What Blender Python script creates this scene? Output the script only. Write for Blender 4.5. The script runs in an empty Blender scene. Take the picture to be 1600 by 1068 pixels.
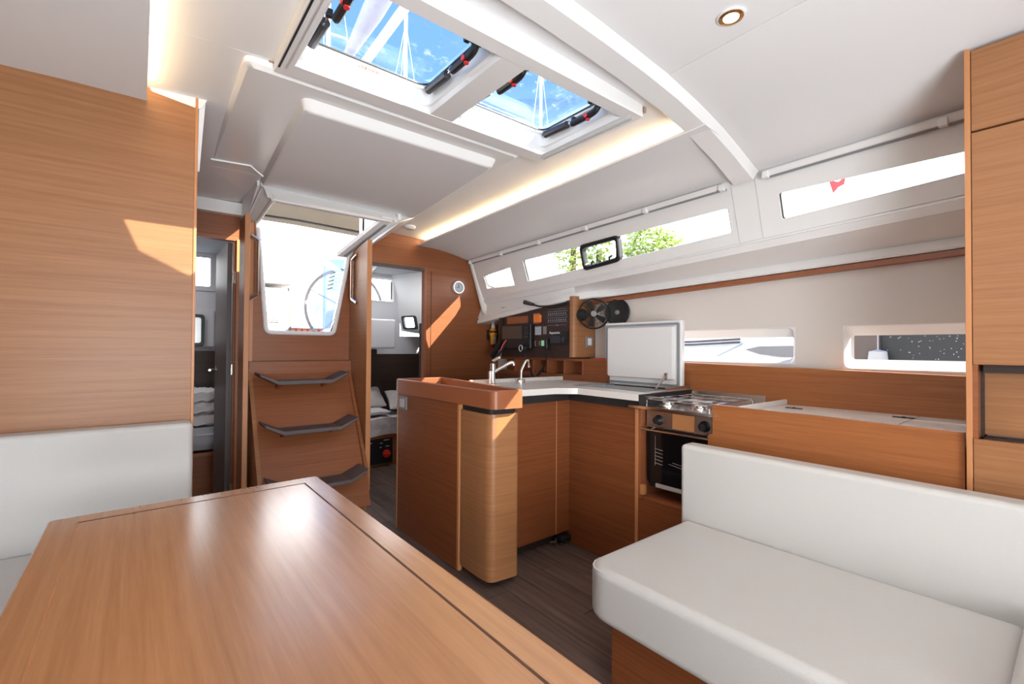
import bpy, bmesh, math, random
from mathutils import Vector, Matrix
random.seed(7)
PI = math.pi
S = bpy.context.scene
COL = S.collection

# ------------------------------------------------------------------ camera
cam_d = bpy.data.cameras.new('camera'); cam = bpy.data.objects.new('camera', cam_d); COL.objects.link(cam)
cam_d.sensor_width = 36; cam_d.lens = 724.85 * 36 / 1600; cam_d.clip_start = 0.02; cam_d.clip_end = 500
ya, pt, ro = math.radians(38.838), math.radians(0.789), math.radians(0.373)
F = Vector((math.sin(ya) * math.cos(pt), math.cos(ya) * math.cos(pt), math.sin(pt)))
R0 = Vector((math.cos(ya), -math.sin(ya), 0)); U0 = R0.cross(F)
R1 = R0 * math.cos(ro) + U0 * math.sin(ro); U1 = -R0 * math.sin(ro) + U0 * math.cos(ro)
mw = Matrix.Identity(4)
for i in range(3):
    mw[i][0] = R1[i]; mw[i][1] = U1[i]; mw[i][2] = -F[i]
mw.translation = Vector((0, 0, 1.17)); cam.matrix_world = mw
S.camera = cam
# ------------------------------------------------------------------ exposure
S.view_settings.view_transform = 'Standard'; S.view_settings.look = 'None'
S.view_settings.gamma = 1; S.view_settings.use_curve_mapping = False
S.view_settings.exposure = 0.48
# ------------------------------------------------------------------ sky
W = bpy.data.worlds.new('sky'); S.world = W; W.use_nodes = True
nt = W.node_tree; nt.nodes.clear()
out = nt.nodes.new('ShaderNodeOutputWorld'); bg = nt.nodes.new('ShaderNodeBackground')
geo = nt.nodes.new('ShaderNodeTexCoord'); sep = nt.nodes.new('ShaderNodeSeparateXYZ'); rmp = nt.nodes.new('ShaderNodeValToRGB')
nt.links.new(geo.outputs['Generated'], sep.inputs[0]); nt.links.new(sep.outputs['Z'], rmp.inputs[0])
cr = rmp.color_ramp; cr.elements[0].position = 0.0; cr.elements[0].color = (1, 1, 1, 1)
cr.elements[1].position = 1.0; cr.elements[1].color = (0.022, 0.052, 0.135, 1)
for p, c in ((0.30, (1, 1, 1, 1)), (0.41, (0.16, 0.24, 0.38, 1)), (0.50, (0.060, 0.108, 0.195, 1))):
    e = cr.elements.new(p); e.color = c
nt.links.new(rmp.outputs[0], bg.inputs[0]); bg.inputs[1].default_value = 5.5
nt.links.new(bg.outputs[0], out.inputs[0])
# ------------------------------------------------------------------ sun and added fill lamps
sd = bpy.data.lights.new('sun', 'SUN'); so = bpy.data.objects.new('sun', sd); COL.objects.link(so)
sd.energy = 16.0; sd.angle = 0.006; sd.color = (1, 0.86, 0.68)
so.rotation_euler = Vector((-1.0, 1.05, -1.06)).to_track_quat('-Z', 'Y').to_euler()

def area(name, loc, size, energy, color=(1, 1, 1), target=None, sy=None, spread=180):
    d = bpy.data.lights.new(name, 'AREA'); o = bpy.data.objects.new(name, d); COL.objects.link(o)
    d.energy = energy; d.color = color; d.size = size
    d.spread = math.radians(spread)
    if sy: d.shape = 'RECTANGLE'; d.size_y = sy
    o.location = loc
    t = Vector(target) if target else Vector(loc) + Vector((0, 0, -1))
    o.rotation_euler = (t - Vector(loc)).to_track_quat('-Z', 'Y').to_euler()
    return o
area('forward_overhead_fill', (0.6, -1.4, 2.08), 0.9, 9, (0.93, 0.97, 1), (0.8, 1.2, 0.5))  # added fill from overhead behind the camera; no hatch stands here
area('ceiling_fill', (0.5, -1.3, 0.95), 1.4, 12, (0.94, 0.98, 1.0), (1.0, 1.6, 2.6))  # added fill pointing up to brighten the headliner, no such fixture
area('aft_fill', (0.1, -1.15, 0.8), 1.2, 31, (0.94, 0.98, 1.0), (1.05, 2.9, 2.35), None, 120)  # added fill thrown aft onto ceiling and bulkheads, no real lamp
area('port_cabin_fill', (1.95, 4.3, 1.98), 0.4, 8.5, (1, 1, 1), (1.95, 4.4, 0.3))  # added fill to brighten the port cabin, not a hatch
area('starboard_cabin_fill', (0.0, 4.2, 1.98), 0.4, 6.5, (1, 1, 1), (0.3, 4.3, 0.3))  # same kind of added fill for the starboard cabin, no hatch

# ------------------------------------------------------------------ materials
def base(name, color, rough=0.5, metal=0.0, spec=0.5):
    m = bpy.data.materials.new(name); m.use_nodes = True
    b = m.node_tree.nodes['Principled BSDF']
    b.inputs['Base Color'].default_value = (*color, 1); b.inputs['Roughness'].default_value = rough
    b.inputs['Metallic'].default_value = metal; b.inputs['Specular IOR Level'].default_value = spec
    return m, b
def nd(m, t): return m.node_tree.nodes.new(t)
def lk(m, a, b): m.node_tree.links.new(a, b)
def plain(name, color, rough=0.5, metal=0.0, spec=0.5, nscale=0, nstr=0.0, var=0.04, coat=0.0):
    m, b = base(name, color, rough, metal, spec)
    g = nd(m, 'ShaderNodeNewGeometry'); n = nd(m, 'ShaderNodeTexNoise'); n.inputs['Scale'].default_value = 3.0
    lk(m, g.outputs['Position'], n.inputs['Vector'])
    mx = nd(m, 'ShaderNodeMix'); mx.data_type = 'RGBA'
    mx.inputs['A'].default_value = (*[c * (1 - var) for c in color], 1); mx.inputs['B'].default_value = (*[min(1, c * (1 + var)) for c in color], 1)
    lk(m, n.outputs['Fac'], mx.inputs['Factor']); lk(m, mx.outputs['Result'], b.inputs['Base Color'])
    if nstr > 0:
        n2 = nd(m, 'ShaderNodeTexNoise'); n2.inputs['Scale'].default_value = nscale; lk(m, g.outputs['Position'], n2.inputs['Vector'])
        bp = nd(m, 'ShaderNodeBump'); bp.inputs['Strength'].default_value = nstr; bp.inputs['Distance'].default_value = 0.002
        lk(m, n2.outputs['Fac'], bp.inputs['Height']); lk(m, bp.outputs[0], b.inputs['Normal'])
    if coat: b.inputs['Coat Weight'].default_value = coat; b.inputs['Coat Roughness'].default_value = 0.08
    return m
def wood(name, c1, c2, grain='h', rough=0.38, fine=1.0, bump=0.12):
    m, b = base(name, c1, rough, 0, 0.4)
    g = nd(m, 'ShaderNodeNewGeometry')
    def layer(sc, det):
        mp = nd(m, 'ShaderNodeMapping'); mp.inputs['Scale'].default_value = sc
        n = nd(m, 'ShaderNodeTexNoise'); n.inputs['Scale'].default_value = 1.0; n.inputs['Detail'].default_value = det
        n.inputs['Distortion'].default_value = 0.25
        lk(m, g.outputs['Position'], mp.inputs['Vector']); lk(m, mp.outputs[0], n.inputs['Vector']); return n.outputs['Fac']
    a = {'h': lambda k, l: (l, l, k), 'y': lambda k, l: (k, l, k), 'x': lambda k, l: (l, k, k), 'v': lambda k, l: (k, k, l)}[grain]
    f1 = layer(a(95 * fine, 1.6), 4); f2 = layer(a(330 * fine, 9.0), 2)
    ad = nd(m, 'ShaderNodeMath'); ad.operation = 'MULTIPLY_ADD'; ad.inputs[1].default_value = 0.62
    ml = nd(m, 'ShaderNodeMath'); ml.operation = 'MULTIPLY'; ml.inputs[1].default_value = 0.38
    lk(m, f2, ml.inputs[0]); lk(m, f1, ad.inputs[0]); lk(m, ml.outputs[0], ad.inputs[2])
    r = nd(m, 'ShaderNodeValToRGB'); r.color_ramp.elements[0].position = 0.34; r.color_ramp.elements[1].position = 0.66
    r.color_ramp.elements[0].color = (*c2, 1); r.color_ramp.elements[1].color = (*c1, 1)
    lk(m, ad.outputs[0], r.inputs[0]); lk(m, r.outputs[0], b.inputs['Base Color'])
    bp = nd(m, 'ShaderNodeBump'); bp.inputs['Strength'].default_value = bump; bp.inputs['Distance'].default_value = 0.001
    lk(m, ad.outputs[0], bp.inputs['Height']); lk(m, bp.outputs[0], b.inputs['Normal'])
    return m
def glass(name, tint=(0.96, 0.98, 1), refl=0.06):
    m = bpy.data.materials.new(name); m.use_nodes = True; m.node_tree.nodes.clear()
    o = nd(m, 'ShaderNodeOutputMaterial'); t = nd(m, 'ShaderNodeBsdfTransparent'); t.inputs[0].default_value = (*tint, 1)
    gl = nd(m, 'ShaderNodeBsdfGlossy'); gl.inputs['Roughness'].default_value = 0.02
    fr = nd(m, 'ShaderNodeLayerWeight'); fr.inputs['Blend'].default_value = 0.12
    ml = nd(m, 'ShaderNodeMath'); ml.operation = 'MULTIPLY_ADD'; ml.inputs[1].default_value = 0.5; ml.inputs[2].default_value = refl * 0.4
    lk(m, fr.outputs['Fresnel'], ml.inputs[0])
    mx = nd(m, 'ShaderNodeMixShader'); lk(m, ml.outputs[0], mx.inputs[0]); lk(m, t.outputs[0], mx.inputs[1]); lk(m, gl.outputs[0], mx.inputs[2])
    lk(m, mx.outputs[0], o.inputs[0]); return m
def smudged(name, tint):
    m = glass(name, tint); n0 = [n for n in m.node_tree.nodes if n.type == 'BSDF_TRANSPARENT'][0]
    g = nd(m, 'ShaderNodeNewGeometry'); n = nd(m, 'ShaderNodeTexNoise'); n.inputs['Scale'].default_value = 22; n.inputs['Detail'].default_value = 4
    n.inputs['Distortion'].default_value = 1.2
    lk(m, g.outputs['Position'], n.inputs['Vector'])
    r = nd(m, 'ShaderNodeValToRGB'); r.color_ramp.elements[0].position = 0.58; r.color_ramp.elements[1].position = 0.72
    r.color_ramp.elements[0].color = (0, 0, 0, 1); r.color_ramp.elements[1].color = (0.10, 0.10, 0.10, 1)
    lk(m, n.outputs['Fac'], r.inputs[0])
    d = nd(m, 'ShaderNodeBsdfTranslucent'); d.inputs[0].default_value = (0.9, 0.88, 0.9, 1)
    mx = nd(m, 'ShaderNodeMixShader'); lk(m, r.outputs[0], mx.inputs[0])
    o = [x for x in m.node_tree.nodes if x.type == 'OUTPUT_MATERIAL'][0]; prev = o.inputs[0].links[0].from_socket
    lk(m, prev, mx.inputs[1]); lk(m, d.outputs[0], mx.inputs[2]); lk(m, mx.outputs[0], o.inputs[0]); return m
def emit(name, color, k):
    m, b = base(name, color, 0.5); b.inputs['Emission Color'].default_value = (*color, 1); b.inputs['Emission Strength'].default_value = k; return m

TK1, TK2 = (0.355, 0.163, 0.069), (0.272, 0.115, 0.046)
M = {}
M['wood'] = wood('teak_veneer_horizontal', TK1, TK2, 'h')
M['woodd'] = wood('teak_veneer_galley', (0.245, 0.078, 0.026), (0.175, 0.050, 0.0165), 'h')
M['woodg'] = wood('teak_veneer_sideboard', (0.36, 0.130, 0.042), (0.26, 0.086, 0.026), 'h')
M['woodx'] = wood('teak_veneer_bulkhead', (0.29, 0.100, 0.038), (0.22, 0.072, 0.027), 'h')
M['woody'] = wood('teak_table_top', (0.46, 0.215, 0.092), (0.375, 0.165, 0.066), 'y', rough=0.26, fine=0.75, bump=0.0)
M['woody'].node_tree.nodes['Principled BSDF'].inputs['Coat Weight'].default_value = 1.0
M['woody'].node_tree.nodes['Principled BSDF'].inputs['Coat Roughness'].default_value = 0.22
M['taupe'] = plain('taupe_gap_liner', (0.36, 0.27, 0.22), 0.7)
M['solid'] = plain('solid_teak_edge', (0.30, 0.098, 0.040), 0.38, var=0.12)
M['solidl'] = plain('solid_teak_light_edge', (0.50, 0.215, 0.085), 0.4, var=0.1)
M['groove'] = plain('dark_groove', (0.10, 0.035, 0.012), 0.6)
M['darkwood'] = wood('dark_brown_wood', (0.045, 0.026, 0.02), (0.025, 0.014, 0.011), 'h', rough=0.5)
M['doorface'] = plain('grey_brown_laminate', (0.085, 0.062, 0.058), 0.45)
M['white'] = plain('white_gelcoat', (0.80, 0.80, 0.80), 0.28, var=0.01)
M['vinyl'] = plain('matte_white_headliner', (0.78, 0.78, 0.79), 0.75, nscale=900, nstr=0.15, var=0.015)
M['hullw'] = plain('cream_hull_liner', (0.70, 0.66, 0.62), 0.7, nscale=700, nstr=0.12, var=0.015)
M['leather'] = plain('white_leather', (0.55, 0.54, 0.525), 0.48, nscale=420, nstr=0.45, var=0.02)
M['piping'] = plain('leather_piping', (0.60, 0.585, 0.57), 0.5)
M['counter'] = plain('white_worktop', (0.76, 0.73, 0.70), 0.3, var=0.02)
M['black'] = plain('black_plastic', (0.012, 0.012, 0.014), 0.4)
M['blackm'] = plain('black_shadow_gap', (0.012, 0.010, 0.010), 0.7)
M['charcoal'] = plain('charcoal_plastic', (0.035, 0.035, 0.045), 0.35)
M['brownp'] = plain('dark_brown_panel', (0.035, 0.018, 0.014), 0.4)
M['olive'] = plain('olive_grey_screen', (0.055, 0.052, 0.042), 0.3)
M['step'] = plain('grey_antislip_tread', (0.105, 0.085, 0.088), 0.55, nscale=300, nstr=0.4)
M['steel'] = plain('polished_steel', (0.72, 0.70, 0.68), 0.16, 1.0, var=0.02)
M['brushed'] = plain('brushed_steel', (0.58, 0.52, 0.48), 0.28, 1.0, var=0.05)
M['brass'] = plain('bronze_ring', (0.55, 0.28, 0.08), 0.2, 1.0)
M['alu'] = plain('satin_aluminium', (0.75, 0.77, 0.78), 0.35, 0.6)
M['grey'] = plain('grey_rubber_seal', (0.26, 0.28, 0.30), 0.5)
M['greyp'] = plain('grey_switch_frame', (0.22, 0.21, 0.21), 0.4)
M['red'] = plain('red_button', (0.75, 0.03, 0.03), 0.4)
M['orange'] = plain('orange_box', (0.85, 0.22, 0.04), 0.5)
M['yellow'] = plain('orange_yellow_plastic', (0.85, 0.34, 0.02), 0.4)
M['beige'] = plain('beige_canvas', (0.30, 0.24, 0.17), 0.8, nscale=60, nstr=0.4)
M['linen'] = plain('white_bed_linen', (0.62, 0.60, 0.61), 0.85, nscale=9, nstr=1.0, var=0.05)
M['linen'].node_tree.nodes['Bump'].inputs['Distance'].default_value = 0.03
M['cloth2'] = plain('grey_mattress', (0.42, 0.44, 0.48), 0.8)
M['cabinw'] = plain('cabin_grey_liner', (0.52, 0.52, 0.55), 0.6)
M['glass'] = glass('clear_window_glass'); M['hatchglass'] = smudged('smudged_hatch_acrylic', (0.84, 0.92, 1.0))
M['ovenglass'] = plain('oven_door_glass', (0.006, 0.006, 0.008), 0.06)
M['led'] = emit('warm_led', (1.0, 0.72, 0.38), 42.0)
M['lamp'] = emit('downlight_lens', (1.0, 0.84, 0.62), 9.0)
M['lcd'] = emit('green_lcd', (0.25, 0.55, 0.30), 0.35)
M['print'] = plain('pale_print', (0.55, 0.55, 0.58), 0.5)
M['redprint'] = plain('red_print', (0.75, 0.12, 0.10), 0.5)
M['beacon'] = plain('clear_beacon', (0.9, 0.9, 0.92), 0.3)
M['blue'] = plain('blue_cover', (0.14, 0.28, 0.50), 0.6)
M['foliage'] = plain('foliage', (0.42, 0.52, 0.16), 0.7, var=0.35)
M['mast'] = plain('white_mast', (0.85, 0.85, 0.85), 0.3)
M['brick'] = plain('terracotta', (0.45, 0.16, 0.10), 0.7)
M['darkhull'] = plain('dark_neighbour_hull', (0.012, 0.017, 0.024), 0.6)
M['tree_trunk'] = plain('bark', (0.12, 0.08, 0.05), 0.8)
M['water'] = plain('harbour_water', (0.10, 0.16, 0.18), 0.15)
# speckled marks on the dark hull seen through the wet pane
M['speck'] = glass('wet_pane')
def floor_mat():
    m, b = base('floor_laminate', (0.1, 0.06, 0.05), 0.5, 0, 0.35)
    g = nd(m, 'ShaderNodeNewGeometry'); mp = nd(m, 'ShaderNodeMapping'); mp.inputs['Scale'].default_value = (38, 2.2, 10)
    n = nd(m, 'ShaderNodeTexNoise'); n.inputs['Scale'].default_value = 1; n.inputs['Detail'].default_value = 5
    lk(m, g.outputs['Position'], mp.inputs[0]); lk(m, mp.outputs[0], n.inputs['Vector'])
    oi = nd(m, 'ShaderNodeObjectInfo'); ad = nd(m, 'ShaderNodeMath'); ad.operation = 'MULTIPLY_ADD'; ad.inputs[1].default_value = 0.16
    lk(m, oi.outputs['Random'], ad.inputs[0]); lk(m, n.outputs['Fac'], ad.inputs[2])
    r = nd(m, 'ShaderNodeValToRGB'); r.color_ramp.elements[0].position = 0.35; r.color_ramp.elements[1].position = 0.8
    r.color_ramp.elements[0].color = (0.065, 0.042, 0.035, 1); r.color_ramp.elements[1].color = (0.175, 0.118, 0.098, 1)
    lk(m, ad.outputs[0], r.inputs[0]); lk(m, r.outputs[0], b.inputs['Base Color']); return m
M['floor'] = floor_mat()

# ------------------------------------------------------------------ mesh helpers
OFF = {}
def off(parent):
    return OFF.get(parent.name, Vector((0, 0, 0))) if parent else Vector((0, 0, 0))
def obj(name, bm, mat, parent=None, label=None, sharp=35, stuff=False):
    bmesh.ops.recalc_face_normals(bm, faces=bm.faces)
    o_ = off(parent)
    if o_.length > 0: bmesh.ops.translate(bm, verts=bm.verts, vec=-o_)
    me = bpy.data.meshes.new(name); bm.to_mesh(me); bm.free()
    for p in me.polygons: p.use_smooth = True
    me.set_sharp_from_angle(angle=math.radians(sharp))
    mats = mat if isinstance(mat, list) else [mat]
    for q in mats: me.materials.append(M[q] if isinstance(q, str) else q)
    o = bpy.data.objects.new(name, me); COL.objects.link(o)
    if len(me.polygons) < 20000:
        wn_ = o.modifiers.new('weighted_normals', 'WEIGHTED_NORMAL'); wn_.mode = 'FACE_AREA'; wn_.weight = 100; wn_.keep_sharp = True
    if parent: o.parent = parent; OFF[o.name] = o_
    if label: o['label'] = label
    if stuff: o['kind'] = 'stuff'
    return o
def thing(name, label, cat, loc=(0, 0, 0), group=None):
    o = bpy.data.objects.new(name, None); COL.objects.link(o); o.location = loc; o.empty_display_size = 0.05
    OFF[o.name] = Vector(loc); o['label'] = label; o['category'] = cat
    if group: o['group'] = group
    return o
def tag(o, label, cat, group=None):
    o['label'] = label; o['category'] = cat
    if group: o['group'] = group
    return o
def structure(o, label=None):
    o['kind'] = 'structure'
    if label: o['label'] = label
    return o
def sempty(name, label=None):
    o = bpy.data.objects.new(name, None); COL.objects.link(o); o['kind'] = 'structure'; OFF[o.name] = Vector((0, 0, 0))
    if label: o['label'] = label
    return o
def nb(): return bmesh.new()
def box(bm, x0, x1, y0, y1, z0, z1, bev=0.0, seg=2):
    r = bmesh.ops.create_cube(bm, size=1)
    vs = r['verts']
    for v in vs:
        v.co = Vector((x0 + (v.co.x + .5) * (x1 - x0), y0 + (v.co.y + .5) * (y1 - y0), z0 + (v.co.z + .5) * (z1 - z0)))
    if bev > 0:
        es = list({e for v in vs for e in v.link_edges})
        bmesh.ops.bevel(bm, geom=es, offset=bev, segments=seg, affect='EDGES', profile=0.5)
    return bm
def B(x0, x1, y0, y1, z0, z1, bev=0.0, seg=2): return box(nb(), x0, x1, y0, y1, z0, z1, bev, seg)
def loft(bm, loops, wrap=False, cap0=False, cap1=False):
    L = [[bm.verts.new(Vector(p)) for p in lp] for lp in loops]
    n = len(L[0]); k = len(L)
    for i in range(k if wrap else k - 1):
        a, b = L[i], L[(i + 1) % k]
        for j in range(n):
            q = (j + 1) % n
            bm.faces.new((a[j], a[q], b[q], b[j]))
    if cap0: bm.faces.new(L[0])
    if cap1: bm.faces.new(list(reversed(L[-1])))
    return bm
def prism(bm, pts, vec):
    v = Vector(vec); return loft(bm, [pts, [Vector(p) + v for p in pts]], cap0=True, cap1=True)
def rpoly(pts, r, n=5):
    """round the corners of a planar 3D polygon; r one radius or one per corner"""
    P = [Vector(p) for p in pts]; out_ = []
    for i, p in enumerate(P):
        rr = r[i] if isinstance(r, (list, tuple)) else r
        a = (P[i - 1] - p); b = (P[(i + 1) % len(P)] - p)
        rr = min(rr, a.length * .45, b.length * .45)
        a = a.normalized() * rr; b = b.normalized() * rr
        for k in range(n + 1):
            t = k / n; out_.append(p + a * (1 - t) ** 2 + b * t ** 2)
    return out_
def tube(bm, pts, r, n=10, closed=False, caps=True):
    P = [Vector(p) for p in pts]; loops = []; k = len(P)
    prev = None
    for i in range(k):
        if closed: d = (P[(i + 1) % k] - P[i - 1])
        else: d = P[min(i + 1, k - 1)] - P[max(i - 1, 0)]
        d.normalize()
        if prev is None:
            a = d.orthogonal().normalized()
        else:
            a = (prev - d * prev.dot(d)).normalized()
        prev = a; b = d.cross(a)
        rr = r[i] if isinstance(r, (list, tuple)) else r
        loops.append([P[i] + (a * math.cos(2 * PI * j / n) + b * math.sin(2 * PI * j / n)) * rr for j in range(n)])
    return loft(bm, loops, wrap=closed, cap0=caps and not closed, cap1=caps and not closed)
def smooth_path(pts, r, n=5):
    P = [Vector(p) for p in pts]; o_ = [P[0]]
    for i in range(1, len(P) - 1):
        a = P[i - 1] - P[i]; b = P[i + 1] - P[i]; rr = min(r, a.length * .45, b.length * .45)
        a = a.normalized() * rr; b = b.normalized() * rr
        for k in range(n + 1):
            t = k / n; o_.append(P[i] + a * (1 - t) ** 2 + b * t ** 2)
    o_.append(P[-1]); return o_
def lathe(bm, prof, c, axis=(0, 0, 1), n=24):
    """prof: list of (radius, height) along axis from c"""
    ax = Vector(axis).normalized(); a = ax.orthogonal().normalized(); b = ax.cross(a); c = Vector(c)
    loops = [[c + ax * h + (a * math.cos(2 * PI * j / n) + b * math.sin(2 * PI * j / n)) * max(r, 1e-4) for j in range(n)] for r, h in prof]
    return loft(bm, loops, cap0=True, cap1=True)
def quadsheet(bm, a, b, c, d, t):
    """slab from quad abcd with thickness vector t"""
    return prism(bm, [a, b, c, d], t)
def cushion(bm, x0, x1, y0, y1, z0, z1, r=0.03, puff=0.012, faces=('z',)):
    box(bm, x0, x1, y0, y1, z0, z1)
    bmesh.ops.bevel(bm, geom=list(bm.edges), offset=r, segments=4, affect='EDGES', profile=0.5)
    return bm

# ================================================================== CEILING
def zc(x, y): return 2.18 - 0.028 * (max(y, -1) - 1) - 0.04 * (x - 0.9) ** 2
def slab(bm, x0, x1, y0, y1, dz=0.0, th=0.03, nx=8, ny=8, f=zc):
    g0 = []; g1 = []
    for i in range(nx + 1):
        for j in range(ny + 1):
            x = x0 + (x1 - x0) * i / nx; y = y0 + (y1 - y0) * j / ny; z = f(x, y) + dz
            g0.append(bm.verts.new((x, y, z))); g1.append(bm.verts.new((x, y, z + th)))
    w = ny + 1
    for i in range(nx):
        for j in range(ny):
            q = (i * w + j, i * w + j + 1, (i + 1) * w + j + 1, (i + 1) * w + j)
            bm.faces.new([g0[k] for k in q]); bm.faces.new([g1[k] for k in reversed(q)])
    for (a, b) in [(i * w, (i + 1) * w) for i in range(nx)] + [(i * w + ny, (i + 1) * w + ny) for i in range(nx)] + \
                  [(j, j + 1) for j in range(ny)] + [(nx * w + j, nx * w + j + 1) for j in range(ny)]:
        bm.faces.new((g0[a], g0[b], g1[b], g1[a]))
    return bm
def ztop(y): return 2.005 - 0.022 * (y - 0.6)     # top edge of the port window band
ceiling = sempty('ceiling', 'white moulded headliner of the yacht saloon')
b_ = nb()
slab(b_, -0.05, 1.88, 1.74, 2.94, 0.0); slab(b_, -0.05, 0.50, 2.93, 3.56, 0.0); slab(b_, 1.36, 1.88, 2.93, 3.56, 0.0); slab(b_, -0.05, 0.35, 1.12, 1.74, 0.0); slab(b_, 1.58, 1.88, 1.12, 1.74, 0.0); slab(b_, 1.484, 1.88, .97, 1.13, 0.0)
obj('centre_panel', b_, 'vinyl', ceiling)
b_ = nb(); slab(b_, -0.05, 1.486, -2.5, 1.135); obj('centre_panel', b_, 'vinyl', ceiling)
def zo(x, y):     # outboard panels fall towards the window band
    t = (x - 1.80) / (2.31 - 1.80); t = max(0, min(1, t))
    return (1 - t) * (zc(1.80, y) - 0.056) + t * (ztop(y) + 0.012) + 0.02 * math.sin(PI * t)
b_ = nb(); slab(b_, 1.80, 2.34, 0.98, 3.56, 0, 0.012, 8, 10, zo); obj('outboard_panel', b_, 'vinyl', ceiling)
def zf(x, y):
    t = max(0, min(1, (x - 1.50) / (2.31 - 1.50)))
    return (1 - t) * zc(1.50, y) + t * (ztop(y) + 0.012) + 0.025 * math.sin(PI * t)
b_ = nb(); slab(b_, 1.489, 2.34, -2.5, 1.0, 0, 0.012, 8, 10, zf); obj('outboard_panel', b_, 'vinyl', ceiling)
def zs(x, y):
    t = max(0, min(1, -x / 1.7)); return zc(0, y) - 0.050 - 0.20 * t * t
b_ = nb(); slab(b_, -1.75, 0.012, -2.5, 3.56, 0, 0.012, 8, 10, zs); obj('outboard_panel', b_, 'vinyl', ceiling)
# overlap above the joints
b_ = nb(); box(b_, 1.86, 2.50, -2.5, 3.6, 2.17, 2.19); box(b_, -1.8, -0.03, -2.5, 3.6, 2.19, 2.21); box(b_, -0.1, 2.4, -2.5, 1.0, 2.24, 2.26)
obj('deck_underlay', b_, 'white', ceiling)
# cross beam just forward of the hatch
b_ = nb()
loops = []
for i in range(15):
    t = i / 14; x = -0.9 + t * 3.18
    zz = (zf(x, 1.0) if x > 1.5 else zc(x, 1.0)) - 0.002
    ya_ = 1.03 + 0.045 * (x - .74); yf_ = 0.925 + 0.035 * (x - .74)
    loops.append([(x, yf_ - .012, zz + .03), (x, yf_, zz), (x, yf_ + .022, zz - .030), (x, ya_ - .008, zz - .034), (x, ya_, zz - .024), (x, ya_, zz + .03)])
loft(b_, loops, cap0=True, cap1=True); obj('cross_beam', b_, 'white', ceiling)
# moulded soffit around the companionway
b_ = nb()
def rl(x0, x1, y0, y1, z, r, sk=0.0, n=6):
    return rpoly([(x0, y0, z), (x1, y0, z), (x1 + sk, y1, z), (x0 + sk * .5, y1, z)], r, n)
loft(b_, [rl(.255, 1.465, 1.745, 2.95, 2.20, .03, .02), rl(.262, 1.455, 1.75, 2.95, 2.125, .03, .02), rl(.275, 1.445, 1.765, 2.95, 2.112, .03, .02)], cap1=True)
box(b_, .262, .518, 2.86, 3.56, 2.1117, 2.20); box(b_, 1.36, 1.47, 2.92, 3.56, 2.09, 2.20); prism(b_, [(.512, 2.95, 2.20), (.512, 3.60, 2.20), (.512, 3.60, 1.96), (.512, 3.26, 1.965), (.512, 2.95, 2.085)], (.012, 0, 0)); prism(b_, [(1.345, 2.90, 2.20), (1.345, 3.60, 2.20), (1.345, 3.60, 1.90), (1.345, 2.90, 2.03)], (.02, 0, 0)); box(b_, .535, 1.5, 2.90, 2.95, 2.095, 2.20)
obj('soffit_plate', b_, 'white', ceiling)
b_ = nb()
loft(b_, [rl(.455, 1.40, 1.83, 2.97, 2.15, .035, .11), rl(.468, 1.385, 1.845, 2.96, 2.112, .035, .11), rl(.48, 1.375, 1.865, 2.955, 2.078, .03, .11), rl(.495, 1.36, 1.88, 2.95, 2.070, .03, .11)], cap1=True)
obj('soffit_tray', b_, 'vinyl', ceiling)
# faces between tray and companionway opening
b_ = nb(); T = Vector((0, 0, .02))
def face(bm, *p, t=(0, .012, .012)): prism(bm, [Vector(q) for q in p], t)
FL, FR = (.577, 2.84, 2.0), (1.30, 2.84, 2.0); LT = (.569, 3.25, 1.95); RK = (1.141, 3.25, 1.81)
face(b_, (.53, 2.90, 2.085), (1.50, 2.98, 2.085), (1.335, 2.86, 1.995), (.545, 2.84, 1.995), t=(0, .03, .03))
face(b_, (1.50, 2.98, 2.085), (1.335, 2.86, 1.995), (1.165, 3.26, 1.795), (1.24, 3.34, 1.86), t=(.02, .01, .02))
face(b_, (.527, 2.915, 2.12), (.527, 2.915, 2.066), (.507, 3.26, 1.945), (.500, 3.34, 2.10), t=(.006, 0, 0))
face(b_, (.527, 2.915, 2.068), (.580, 2.84, 2.0), (.569, 3.26, 1.950), (.507, 3.26, 1.947), t=(0, 0, .01))
obj('soffit_return', b_, 'white', ceiling)
# thin light joint bead in the starboard recess
b_ = nb(); tube(b_, [(.27, 2.75, 2.108), (.44, 2.72, 2.108), (.50, 2.72, 2.066)], .005, 6); obj('joint_bead', b_, 'white', ceiling)
b_ = nb(); box(b_, .16, .52, 3.44, 3.50, 2.02, 2.10, .006); obj('bulkhead_moulding', b_, 'white', ceiling)
# moulding round the end of the starboard bulkhead
b_ = nb(); prism(b_, rpoly([(.02, 2.148, 2.105), (.175, 2.148, 2.085), (.215, 2.148, 2.17), (.02, 2.148, 2.17)], .012, 3), (0, .04, 0)); prism(b_, [(.170, 2.15, 2.11), (.192, 2.15, 2.14), (.178, 2.20, 1.86), (.171, 2.20, 1.86)], (0, .02, 0)); obj('corner_moulding', b_, 'white', ceiling)

# LED coves: a strip lying on the lip of each outboard panel
for sx, nm in ((1.835, 'warm LED strip hidden above the port ceiling panel edge'), (-0.02, 'warm LED strip hidden above the starboard ceiling panel edge')):
    t_ = thing('led_strip', nm, 'light', (sx, 2.2, 2.1))
    y0, y1 = (1.06, 3.44) if sx > 1 else (-.8, 2.1)
    b_ = nb(); zz = lambda y: zc(1.8, y) - .040 if sx > 1 else zc(0, y) - .034
    a, c = zz(y0), zz(y1)
    prism(b_, [(sx, y0, a), (sx + .008, y0, a), (sx + .008, y1, c), (sx, y1, c)], (0, 0, .003)); obj('diode_tape', b_, 'led', t_)

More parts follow.
